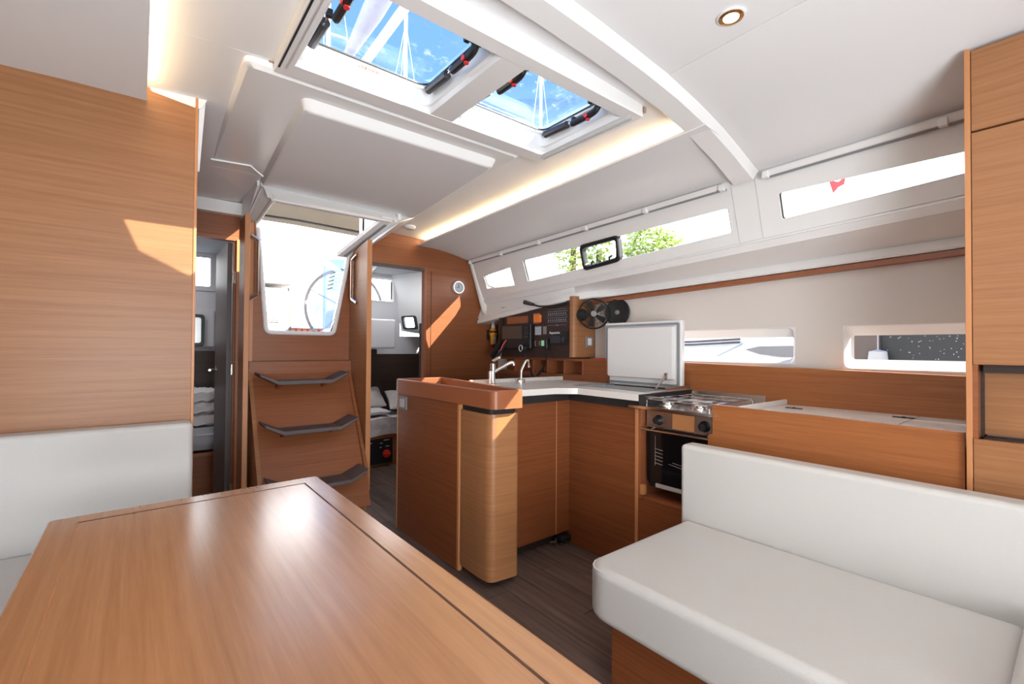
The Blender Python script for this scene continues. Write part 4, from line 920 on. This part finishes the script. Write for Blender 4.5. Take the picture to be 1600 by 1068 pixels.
# opening portlight
op = thing('opening_portlight', 'black framed opening portlight set in the long window band', 'porthole', (2.36, 2.01, 1.80))
def pp(y, z, d): return Vector((bx(z) - d, y, z - d * .35))
def pl_(d, g, r):
    g = g - .006
    return rpoly([pp(2.178 - g, 1.716 + g, d), pp(1.868 + g, 1.738 + g, d), pp(1.845 + g, 1.882 - g, d), pp(2.168 - g, 1.872 - g, d)], r, 6)
b_ = nb(); loft(b_, [pl_(-.02, 0, .04), pl_(.012, 0, .04), pl_(.018, .006, .036), pl_(.018, .022, .028), pl_(.006, .027, .026), pl_(-.02, .027, .026)], wrap=True); obj('frame', b_, 'black', op)
b_ = nb(); loft(b_, [pl_(-.002, .016, .026), pl_(-.008, .016, .026)], cap0=True, cap1=True); obj('pane', b_, 'glass', op)
for y in (1.94, 2.09):
    z = 1.752 - (y - 1.9) * .06
    b_ = nb(); tube(b_, smooth_path([pp(y, z, .018), pp(y - .005, z + .018, .022), pp(y - .03, z + .026, .022)], .008), .007, 8); obj('latch', b_, 'charcoal', op)

# clock and emergency beacon
ck = thing('barometer', 'round chrome barometer on the aft teak bulkhead', 'clock', (2.195, 3.50, 1.705))
b_ = nb(); lathe(b_, [(.060, 0), (.060, .012), (.054, .022), (.047, .022), (.045, .014)], (2.195, 3.498, 1.705), (0, -1, 0), 36); obj('bezel', b_, 'alu', ck)
b_ = nb(); lathe(b_, [(.046, 0), (.046, .015)], (2.195, 3.498, 1.705), (0, -1, 0), 36); obj('dial', b_, 'cloth2', ck)
b_ = nb(); box(b_, 2.193, 2.197, 3.480, 3.482, 1.700, 1.738); box(b_, 2.175, 2.197, 3.480, 3.482, 1.703, 1.707)
for k in range(12):
    a = 2 * PI * k / 12; x, z = 2.195 + .038 * math.cos(a), 1.705 + .038 * math.sin(a); box(b_, x - .002, x + .002, 3.4815, 3.483, z - .002, z + .002)
obj('hands_and_marks', b_, 'black', ck)
ep = thing('emergency_beacon', 'orange emergency beacon in a bracket on the aft bulkhead', 'beacon', (2.57, 3.46, 1.30))
ex, ey = 2.545, 3.44
b_ = nb(); lathe(b_, [(.026, 0), (.030, .08), (.036, .095), (.036, .11), (.030, .135), (.022, .15)], (ex, ey, 1.205), n=20); obj('body', b_, 'yellow', ep)
b_ = nb(); lathe(b_, [(.018, .15), (.018, .175), (.008, .19), (.005, .20), (.005, .21)], (ex, ey, 1.205), n=16); obj('lens', b_, 'beacon', ep)
b_ = nb(); lathe(b_, [(.038, .108), (.040, .112), (.040, .120), (.036, .124)], (ex, ey, 1.205), n=20); box(b_, ex - .03, ex + .03, ey + .025, 3.50, 1.25, 1.34); obj('bracket', b_, 'black', ep)
b_ = nb(); box(b_, ex - .020, ex + .004, ey - .034, ey - .026, 1.212, 1.272, .002); obj('sticker', b_, 'print', ep)
b_ = nb(); lathe(b_, [(.012, 0), (.012, .02)], (2.60, 1.2, 2.3)); b_.free()
# floor foot pump under the cabinet corner
fp = thing('foot_pump', 'small black foot pump on the floor at the cabinet corner', 'pump', (1.98, 1.98, 0))
b_ = nb(); box(b_, 1.955, 2.035, 1.945, 2.0, .03, .062, .010, 3); obj('pedal', b_, 'black', fp)
b_ = nb(); tube(b_, [(1.94, 1.985, .0), (1.94, 1.985, .05)], .006, 8); tube(b_, [(1.94, 1.985, .03), (1.90, 2.0, .03)], .005, 8); obj('spring_post', b_, 'steel', fp)

# ================================================================== AFT CABINS
ac = sempty('wall_cabin_port', 'white moulded lining of the port aft cabin')
b_ = nb()
box(b_, 1.84, 1.945, 4.90, 4.94, .3, 2.0); box(b_, 2.212, 2.31, 4.90, 4.94, 1.30, 2.2); box(b_, 2.212, 3.0, 4.90, 4.94, .3, 1.30); box(b_, 1.945, 2.212, 4.90, 4.94, .3, 1.69); box(b_, 1.945, 2.212, 4.90, 4.94, 1.93, 2.2)
obj('aft_panel', b_, 'cabinw', ac)
b_ = nb(); prism(b_, [(1.34, 3.54, 0), (1.86, 4.95, 0), (1.84, 4.95, 0), (1.32, 3.54, 0)], (0, 0, 1.80)); obj('inner_panel', b_, 'cabinw', ac)
b_ = nb(); box(b_, 1.75, 2.032, 4.40, 4.90, 1.16, 1.455, .02, 3); obj('moulded_box', b_, 'cabinw', ac)
b_ = nb(); prism(b_, [(1.62, 3.54, 1.98), (3.0, 3.54, 1.98), (3.0, 4.95, 1.98), (1.95, 4.95, 1.98)], (0, 0, .02)); obj('overhead', b_, 'cabinw', ac)
# sloping side with portlight
SL0, SL1 = Vector((2.20, 4.90, 0)), Vector((2.62, 3.60, 0))
b_ = nb(); dv = (SL1 - SL0)
def sp(t, z, d=0): return SL0 + dv * t + Vector((.2 * (2.0 - z) - .0 - d, -d * .3, z))
for (t0, t1, za, zb_) in ((0, 1, 2.02, 1.515), (0, 1, 1.385, 1.36), (.19, 1, 1.515, 1.385), (0, .05, 1.515, 1.385)):
    prism(b_, [sp(t0, za), sp(t1, za), sp(t1, zb_), sp(t0, zb_)], (.03, .01, 0))
obj('side_panel', b_, 'white', ac)
b_ = nb(); prism(b_, [sp(0, 1.36), sp(1, 1.36), sp(1, 1.33) + Vector((.28, .1, 0)), sp(0, 1.33) + Vector((.28, .1, 0))], (0, 0, .02)); obj('side_shelf', b_, 'cabinw', ac)
b_ = nb(); box(b_, 1.2, 2.0, 4.80, 4.86, .45, 1.15); box(b_, 2.0, 3.0, 4.80, 4.86, .45, 1.10); box(b_, 2.80, 2.84, 3.6, 4.9, .45, 1.4); obj('dark_lining', b_, 'darkwood', ac)
b_ = nb(); box(b_, 2.95, 3.0, 3.54, 4.95, 0, 1.30); box(b_, 2.95, 3.0, 3.54, 4.4, 1.3, 2.05); box(b_, 2.55, 3.0, 3.537, 3.56, 1.35, 2.0); obj('outer_panel', b_, 'cabinw', ac)
b_ = nb(); prism(b_, [(1.32, 3.54, 1.80), (1.64, 3.54, 1.99), (1.97, 4.95, 1.99), (1.84, 4.95, 1.80)], (0, 0, .02)); obj('overhead', b_, 'cabinw', ac)
obj('dark_jamb', B(1.885, 1.90, 3.54, 3.62, 0, 1.38), 'darkwood', ac)
w = sempty('window_7', 'bright window at the back of the port aft cabin')
b_ = nb(); loft(b_, [rpoly([(x0_, 4.885, z0_) for x0_, z0_ in ((1.93, 1.675), (2.228, 1.675), (2.228, 1.945), (1.93, 1.945))], .03, 4), rpoly([(x0_, 4.895, z0_) for x0_, z0_ in ((1.945, 1.69), (2.212, 1.69), (2.212, 1.93), (1.945, 1.93))], .02, 4), rpoly([(x0_, 4.94, z0_) for x0_, z0_ in ((1.945, 1.69), (2.212, 1.69), (2.212, 1.93), (1.945, 1.93))], .02, 4)]); obj('frame', b_, 'white', w)
obj('pane', B(1.94, 2.22, 4.915, 4.92, 1.68, 1.94), 'glass', w)
pt_ = thing('cabin_portlight', 'small bright portlight with dark latches in the port aft cabin', 'porthole', (2.45, 4.4, 1.45))
def pq(t, z, d): return sp(t, z, d)
def pqs(g, d, r): return rpoly([pq(.04 + g, 1.375 + g * .9, d), pq(.20 - g, 1.375 + g * .9, d), pq(.20 - g, 1.525 - g * .9, d), pq(.04 + g, 1.525 - g * .9, d)], r, 4)
b_ = nb(); loft(b_, [pqs(0, 0, .03), pqs(0, .02, .03), pqs(.02, .022, .025), pqs(.02, .005, .02)], cap1=False); obj('frame', b_, 'charcoal', pt_)
b_ = nb(); loft(b_, [pqs(.018, .006, .02), pqs(.018, .012, .02)], cap0=True, cap1=True); obj('pane', b_, 'glass', pt_)
bd = thing('port_berth', 'berth with rumpled white sheets in the port aft cabin', 'bed', (2.0, 4.6, 0))
obj('base', B(1.2, 2.75, 4.40, 4.80, 0, .31, .003), 'wood', bd)
obj('base_rail', B(1.2, 2.75, 4.385, 4.40, .27, .31, .003), 'solid', bd)
b_ = nb(); box(b_, 1.4, 2.75, 4.37, 4.85, .305, .47); bmesh.ops.subdivide_edges(b_, edges=list(b_.edges), cuts=10, use_grid_fill=True)
for v in b_.verts:
    v.co += Vector((0, .012 * math.sin(v.co.x * 31 + v.co.z * 9), .012 * math.sin(v.co.x * 17 + v.co.y * 23)))
obj('sheet', b_, 'linen', bd)
def pillow(name, lab, cx, cy, cz_, sx, sy, sz, rz=0, rx=0, group=None):
    t_ = bmesh.new(); bmesh.ops.create_cube(t_, size=2); bmesh.ops.subdivide_edges(t_, edges=list(t_.edges), cuts=7, use_grid_fill=True)
    for v in t_.verts:
        x, y, z = v.co; k_ = (1 - abs(x) ** 3 * .75) * (1 - abs(y) ** 3 * .75)
        v.co = Vector((x * sx * (1 - .06 * (1 - abs(y))), y * sy * (1 - .06 * (1 - abs(x))), z * sz * max(.12, k_) + .004 * math.sin(9 * x + 7 * y)))
    t_.transform(Matrix.Translation((cx, cy, cz_)) @ Matrix.Rotation(rz, 4, 'Z') @ Matrix.Rotation(rx, 4, 'X'))
    bmesh.ops.translate(t_, verts=t_.verts, vec=(0, 0, 0))
    o = obj(name, t_, 'linen'); tag(o, lab, 'pillow', group); return o
pillow('pillow', 'plump white pillow at the left of the port berth', 1.83, 4.62, .66, .16, .13, .07, .1, .75, 'pillows on the port berth')
pillow('pillow', 'flat white pillow under the plump one on the port berth', 1.83, 4.56, .525, .17, .14, .04, .1, .05, 'pillows on the port berth')
pillow('pillow', 'white pillow at the right of the port berth, beside the peninsula', 2.20, 4.60, .62, .16, .13, .06, -.1, .7, 'pillows on the port berth')
bp_ = thing('battery_panel', 'black battery switch panel with a red knob below the berth', 'panel', (1.9, 4.38, .16))
obj('plate', B(1.70, 1.995, 4.372, 4.384, .025, .27, .003), 'black', bp_)
b_ = nb(); lathe(b_, [(.040, 0), (.038, .012), (.02, .016)], (1.93, 4.372, .12), (0, -1, 0), 20); box(b_, 1.895, 1.965, 4.345, 4.358, .112, .128, .003); obj('red_knob', b_, 'red', bp_, 'red isolator knob')
b_ = nb()
for (x, z, ww) in ((1.90, .252, .06), (1.86, .225, .03), (1.72, .22, .02), (1.86, .185, .02), (1.92, .19, .04), (1.76, .235, .02), (1.72, .15, .02)): box(b_, x, x + ww, 4.370, 4.372, z, z + .007)
obj('printed_marks', b_, 'print', bp_)

# starboard aft cabin
sc2 = sempty('wall_cabin_starboard', 'white lining of the starboard aft cabin')
b_ = nb()
box(b_, -.5, .24, 4.90, 4.94, .3, 2.2); box(b_, .492, .56, 4.90, 4.94, .3, 2.2); box(b_, .24, .492, 4.90, 4.94, .3, 1.70); box(b_, .24, .492, 4.90, 4.94, 1.96, 2.2)
obj('aft_panel', b_, 'cabinw', sc2)
obj('inner_panel', B(.555, .575, 3.54, 4.94, 0, 2.0), 'cabinw', sc2)
obj('outer_panel', B(-.52, -.50, 3.54, 4.94, 0, 2.0), 'cabinw', sc2)
b_ = nb(); box(b_, -.52, .57, 3.54, 4.94, 1.99, 2.02); obj('overhead', b_, 'cabinw', sc2)
obj('dark_lining', B(-.5, .55, 4.84, 4.88, .45, 1.13), 'darkwood', sc2)
obj('recess_panel', B(.14, .53, 4.86, 4.90, 1.16, 1.50, .02, 3), 'cabinw', sc2)
w = sempty('window_8', 'bright window at the back of the starboard aft cabin')
b_ = nb(); loft(b_, [rpoly([(x0_, 4.885, z0_) for x0_, z0_ in ((.20, 1.66), (.53, 1.66), (.53, 2.0), (.20, 2.0))], .02, 4), rpoly([(x0_, 4.880, z0_) for x0_, z0_ in ((.24, 1.70), (.492, 1.70), (.492, 1.96), (.24, 1.96))], .02, 4), rpoly([(x0_, 4.94, z0_) for x0_, z0_ in ((.24, 1.70), (.492, 1.70), (.492, 1.96), (.24, 1.96))], .02, 4)]); obj('frame', b_, 'cabinw', w)
obj('pane', B(.235, .50, 4.915, 4.92, 1.69, 1.97), 'glass', w)
pt2 = thing('mirror_portlight', 'black framed reflective portlight in the starboard aft cabin', 'porthole', (.35, 4.82, 1.3))
b_ = nb(); loft(b_, [rpoly([(x0_, 4.858, z0_) for x0_, z0_ in ((.28, 1.17), (.45, 1.17), (.45, 1.45), (.28, 1.45))], .03, 5), rpoly([(x0_, 4.825, z0_) for x0_, z0_ in ((.285, 1.175), (.445, 1.175), (.445, 1.445), (.285, 1.445))], .03, 5), rpoly([(x0_, 4.825, z0_) for x0_, z0_ in ((.305, 1.20), (.422, 1.20), (.422, 1.42), (.305, 1.42))], .02, 5)]); obj('frame', b_, 'black', pt2)
b_ = nb(); loft(b_, [rpoly([(x0_, 4.835, z0_) for x0_, z0_ in ((.30, 1.195), (.427, 1.195), (.427, 1.425), (.30, 1.425))], .02, 5), rpoly([(x0_, 4.845, z0_) for x0_, z0_ in ((.30, 1.195), (.427, 1.195), (.427, 1.425), (.30, 1.425))], .02, 5)], cap0=True, cap1=True); obj('mirror_glass', b_, 'alu', pt2)
sb = thing('starboard_berth', 'berth with a teak front in the starboard aft cabin', 'bed', (0, 4.6, 0))
obj('base', B(-.5, .55, 4.40, 4.84, 0, .32, .003), 'woodx', sb)
obj('base_rail', B(-.5, .55, 4.388, 4.40, .30, .33, .003), 'solid', sb)
b_ = nb(); box(b_, -.5, .54, 4.38, 4.84, .345, .52); bmesh.ops.bevel(b_, geom=list(b_.edges), offset=.05, segments=4, affect='EDGES'); obj('mattress', b_, 'cloth2', sb)
for i, (z, sx, lab) in enumerate(((.58, .24, 'folded white duvet at the bottom of the pile on the starboard berth'), (.68, .22, 'folded white duvet in the middle of the pile on the starboard berth'), (.77, .20, 'folded white duvet on top of the pile on the starboard berth'))):
    t_ = bmesh.new(); bmesh.ops.create_cube(t_, size=2); bmesh.ops.subdivide_edges(t_, edges=list(t_.edges), cuts=9, use_grid_fill=True)
    for v in t_.verts:
        x, y, zz = v.co; e = max(0, 1 - (abs(x) ** 5 + abs(y) ** 5) * .35)
        v.co = Vector((.32 + x * sx, 4.60 + y * .15, z + zz * .052 * e + .008 * math.sin(13 * x + 5 * y + i) + .006 * math.sin(21 * y + 4 * x)))
    tag(obj('duvet', t_, 'linen'), lab, 'duvet', 'duvets piled on the starboard berth')
# door leaf
d2 = sempty('door_1', 'grey-brown cabin door standing open at the starboard aft cabin')
obj('leaf', B(.448, .476, 3.545, 4.12, .02, 1.855, .002), 'doorface', d2)
b_ = nb(); tube(b_, smooth_path([(.448, 4.05, 1.0), (.405, 4.05, 1.0), (.400, 3.95, 1.0)], .01), .007, 8); lathe(b_, [(.02, 0), (.02, .006)], (.448, 4.05, 1.0), (-1, 0, 0), 16); obj('handle', b_, 'steel', d2)
for z in (1.62, 1.02, .24):
    b_ = nb(); box(b_, .470, .490, 3.490, 3.500, z - .035, z + .035, .002); tube(b_, [(.482, 3.486, z - .04), (.482, 3.486, z + .04)], .005, 8); obj('hinge', b_, 'steel', d2)
obj('jamb', B(.492, .510, 3.485, 3.50, 0, 1.87, .003), 'solidl', d2); obj('jamb', B(.535, .56, 3.478, 3.50, 0, 2.0, .003), 'solid', d2); obj('jamb_gap', B(.512, .533, 3.494, 3.50, 0, 1.95), 'groove', d2)
d3 = sempty('door_2', 'doorway of the port aft cabin')
obj('jamb', B(1.30, 1.33, 3.495, 3.56, 0, 1.83, .003), 'solid', d3)

# ================================================================== OUTSIDE
ck_ = thing('cockpit_console', 'white cockpit console with a grille seen through the companionway', 'console', (.95, 4.8, 1.0))
b_ = nb(); box(b_, .60, 1.075, 4.6, 5.2, .9, 1.69, .02, 3); obj('body', b_, 'white', ck_)
b_ = nb(); box(b_, .60, 1.09, 4.58, 5.2, 1.74, 1.76, .008); box(b_, .60, 1.06, 4.60, 5.2, 1.69, 1.70); obj('top', b_, 'piping', ck_)
b_ = nb()
for i in range(5): box(b_, .905, .99, 4.59, 4.60, 1.395 + i * .016, 1.403 + i * .016)
obj('grille_slat', b_, 'cloth2', ck_, None, 35, True)
obj('side_post', B(1.075, 1.10, 4.62, 4.72, .9, 1.72, .004), 'greyp', ck_)
sw = thing('steering_wheel', 'thin rimmed steering wheel in the cockpit', 'wheel', (1.87, 5.5, 1.62))
b_ = nb(); wc = Vector((1.90, 5.5, 1.63)); tube(b_, [wc + Vector((math.cos(2 * PI * k / 48) * .45, 0, math.sin(2 * PI * k / 48) * .45)) for k in range(48)], .018, 8, closed=True); obj('rim', b_, 'greyp', sw)
for k in range(5):
    a = 2 * PI * k / 5 + 2.7; b_ = nb(); tube(b_, [wc, wc + Vector((math.cos(a) * .45, 0, math.sin(a) * .45))], .006, 6); obj('spoke', b_, 'steel', sw)
b_ = nb(); lathe(b_, [(.04, -.03), (.04, .08)], wc, (0, 1, 0), 16); obj('hub', b_, 'steel', sw)
cf = structure(obj('floor', B(-.6, 3.2, 5.0, 7.2, .4, .5, .01), 'white'), 'white cockpit sole')
pdst = thing('helm_pedestal', 'white helm pedestal behind the steering wheel', 'pedestal', (1.95, 5.7, .6))
b_ = nb(); prism(b_, rpoly([(1.70, 5.55, .5), (2.2, 5.55, .5), (2.15, 5.55, 1.62), (1.78, 5.55, 1.62)], .05), (0, .3, 0)); obj('body', b_, 'white', pdst)
bm_ = thing('bimini_top', 'beige canvas bimini over the cockpit', 'awning', (1.4, 5.3, 2.6))
b_ = nb()
loops = []
for i in range(9):
    t = i / 8; y = 4.55 + 1.25 * t; z = 2.6 + .05 * math.sin(PI * t)
    loops.append([(-.6, y, z - .10), (.2, y, z - .02), (1.4, y + .03, z), (2.6, y + .06, z - .02), (3.2, y + .08, z - .12), (3.2, y + .08, z - .11), (2.6, y + .06, z - .01), (1.4, y + .03, z + .01), (.2, y, z - .01), (-.6, y, z - .09)])
loft(b_, loops, cap0=True, cap1=True); obj('canvas', b_, 'beige', bm_)
for y in (4.98, 5.62):
    for x in (-.6, 3.2): b_ = nb(); tube(b_, [(x, y, 2.49), (x, y, .7)], .012, 8); obj('leg', b_, 'steel', bm_)
    b_ = nb(); tube(b_, [(-.6, y, 2.50), (.2, y, 2.585), (1.4, y + .03, 2.615), (2.6, y + .06, 2.585), (3.2, y + .08, 2.47)], .012, 8); obj('hoop', b_, 'charcoal' , bm_)
tr_ = thing('slatted_bench', 'terracotta coloured slatted bench far behind the cockpit', 'bench', (1.5, 6.5, 1.2))
obj('frame', B(1.50, 1.95, 6.46, 6.50, .5, 1.42, .004), 'brick', tr_)
for i in range(6): obj('slat', B(1.52 + i * .07, 1.57 + i * .07, 6.4, 6.45, 1.32, 1.40, .004), 'brick', tr_)
obj('rail', B(1.50, 1.95, 6.42, 6.44, 1.405, 1.42, .004), 'brick', tr_)

def mast(x, y, h, lab):
    t_ = thing('mast', lab, 'mast', (x, y, 0), 'masts of neighbouring boats')
    b = nb(); tube(b, [(x, y, 0), (x, y, h)], .06, 10); obj('spar', b, 'mast', t_)
    b = nb()
    for s, zz in ((-1, h * .72), (1, h * .72)): tube(b, [(x, y, zz), (x + s * .55, y, zz + .05)], .03, 6)
    obj('spreader', b, 'mast', t_)
    b = nb()
    for s in (-1, 1): tube(b, [(x, y, h * .98), (x + s * .55, y, h * .73), (x + s * .8, y, .5)], .008, 5)
    tube(b, [(x, y, h), (x + .3, y + 2.6, .5)], .008, 5)
    obj('shroud', b, 'mast', t_)
mast(4.24, 14, 14.5, 'white mast at the left of the left roof hatch')
mast(6.70, 14, 12.1, 'white mast near the middle of the left roof hatch')
mast(12.7, 14, 13.2, 'white mast seen through the right roof hatch')
bo = thing('boom', 'boom with a pale furled sail above the left roof hatch', 'boom', (1.43, 3.4, 3.6))
b_ = nb(); tube(b_, [(1.32, 1.9, 3.62), (1.45, 3.0, 3.60), (1.47, 4.2, 3.58), (1.5, 5.6, 3.56)], .035, 12); obj('spar', b_, 'mast', bo)
b_ = nb(); tube(b_, [(1.22, 2.1, 3.76), (1.33, 2.6, 3.78), (1.36, 3.4, 3.74), (1.38, 4.0, 3.70)], [.05, .08, .08, .04], 14); obj('sail', b_, plain('sailcloth', (.42, .38, .42), .8), bo)
# neighbouring yacht
ny = thing('neighbour_yacht', 'white motor yacht moored alongside, seen through the low hull window', 'boat', (6.5, 3, 0))
b_ = nb(); prism(b_, [(6.0, -3, .3), (6.0, 6, .3), (6.0, 6, .95), (6.0, 4.3, 1.10), (6.0, 3.4, 1.42), (6.0, -3, 1.52)], (1.5, 0, 0)); obj('hull', b_, 'white', ny)
b_ = nb(); prism(b_, [(5.97, 2.72, 1.175), (5.97, 2.55, 1.215), (5.97, 2.0, 1.225), (5.97, .6, 1.22), (5.97, .6, 1.08), (5.97, 2.3, 1.09), (5.97, 2.55, 1.12)], (.03, 0, 0)); obj('side_window', b_, 'greyp', ny)
b_ = nb(); tube(b_, [(5.97, 3.2, 1.03), (5.97, 2.75, 1.25)], .006, 5); obj('trim_line', b_, 'cloth2', ny)
for z_ in (1.235, 1.275): obj('guard_line', tube(nb(), [(5.9, 5.0, z_ - .03), (5.9, 3.4, z_), (5.9, 2.75, z_ + .03)], .014, 5), 'doorface', ny)
nd_ = thing('dark_neighbour_hull', 'dark blue hull close outside the forward low window', 'boat', (4.0, -.5, 0))
b_ = nb(); prism(b_, [(4.0, -4, .3), (4.0, 1.08, .3), (4.0, 1.08, 1.55), (4.0, -4, 1.55)], (.6, 0, 0)); obj('hull', b_, 'darkhull', nd_)
b_ = nb(); rr_ = random.Random(3)
for i in range(260):
    y = rr_.uniform(-.6, .95); z = rr_.uniform(1.08, 1.33); s = rr_.uniform(.002, .005); box(b_, 3.99, 4.0, y, y + s, z, z + s)
obj('spray_speck', b_, 'print', nd_, None, 35, True)
fl = tag(obj('fender', lathe(nb(), [(.01, 0), (.05, .02), (.055, .06), (.05, .11), (.004, .125), (.003, .13), (.003, .5)], (3.93, .90, 1.055), n=18), 'cloth2'), 'pale round fender hanging beside the dark hull', 'fender')
obj('hull_end', B(3.97, 4.0, .90, 1.08, 1.0, 1.40), 'doorface', nd_)
# trees
def tree(x, y, z, r, n, lab, vs=.8):
    t_ = thing('tree', lab, 'tree', (x, y, 0)); rr = random.Random(int(x * 10 + y))
    b = nb(); tube(b, [(x, y, 0), (x + .1, y, z)], [.16, .08], 8); obj('trunk', b, 'tree_trunk', t_)
    b = nb()
    for i in range(n):
        d = Vector((rr.gauss(0, 1), rr.gauss(0, 1), rr.gauss(0, 1))).normalized() * r * rr.uniform(.35, 1) ** .6; d.z *= vs
        c = Vector((x, y, z)) + d; s = rr.uniform(.05, .11)
        a = Vector((rr.gauss(0, 1), rr.gauss(0, 1), rr.gauss(0, 1))).normalized(); e = a.orthogonal().normalized()
        q4 = [b.verts.new(c + a * s), b.verts.new(c + e * s * .5), b.verts.new(c - a * s), b.verts.new(c - e * s * .5)]; b.faces.new(q4)
    obj('foliage', b, 'foliage', t_, None, 35, True)
sb_ = thing('sun_blocker', 'unseen bag lying on the coachroof forward of the roof hatches', 'blocker', (.7, 1.0, 2.27))  # unseen shape added to shade part of the left hatch's sun
b_ = nb(); tube(b_, [(-.1, 1.34, 2.37), (.1, 1.34, 2.37), (.58, 1.32, 2.38), (.80, 1.14, 2.38), (1.15, 1.02, 2.38), (1.3, .98, 2.36)], [.05, .12, .12, .13, .13, .05], 14); obj('blocker', b_, 'beige', sb_)
tree(9.4, 6.45, 3.45, .80, 1900, 'sunlit green tree behind the window right of the portlight')
tree(9.8, 9.45, 4.25, .60, 1100, 'pale green tree behind the window left of the portlight', 1.5)
tree(9.6, 8.3, 3.85, .45, 700, 'small tree seen through the opening portlight', 1.6)
mast(9.0, 6.75, 4.4, 'white post beside the sunlit tree')
fg = thing('red_flag', 'small red flag seen through the long forward band window', 'flag', (8, 2.35, 3.6))
b_ = nb(); prism(b_, [(8, 2.42, 3.72), (8.02, 2.30, 3.66), (8, 2.2, 3.72), (8, 2.22, 3.60), (8.02, 2.30, 3.58), (8, 2.36, 3.50)], (.01, 0, 0)); obj('cloth', b_, 'red', fg)
b_ = nb(); tube(b_, [(8, 2.44, -1.0), (8, 2.44, 3.85)], .010, 6); obj('staff', b_, 'mast', fg)
gd = structure(obj('ground', B(-60, 60, -60, 80, -1.2, -1.0), 'water'), 'pale harbour water')
qy = thing('quay', 'pale quay beyond the boats', 'quay', (14, 5, 0)); obj('deck', B(12, 30, -20, 40, -1, 1.0, .02), 'counter', qy)
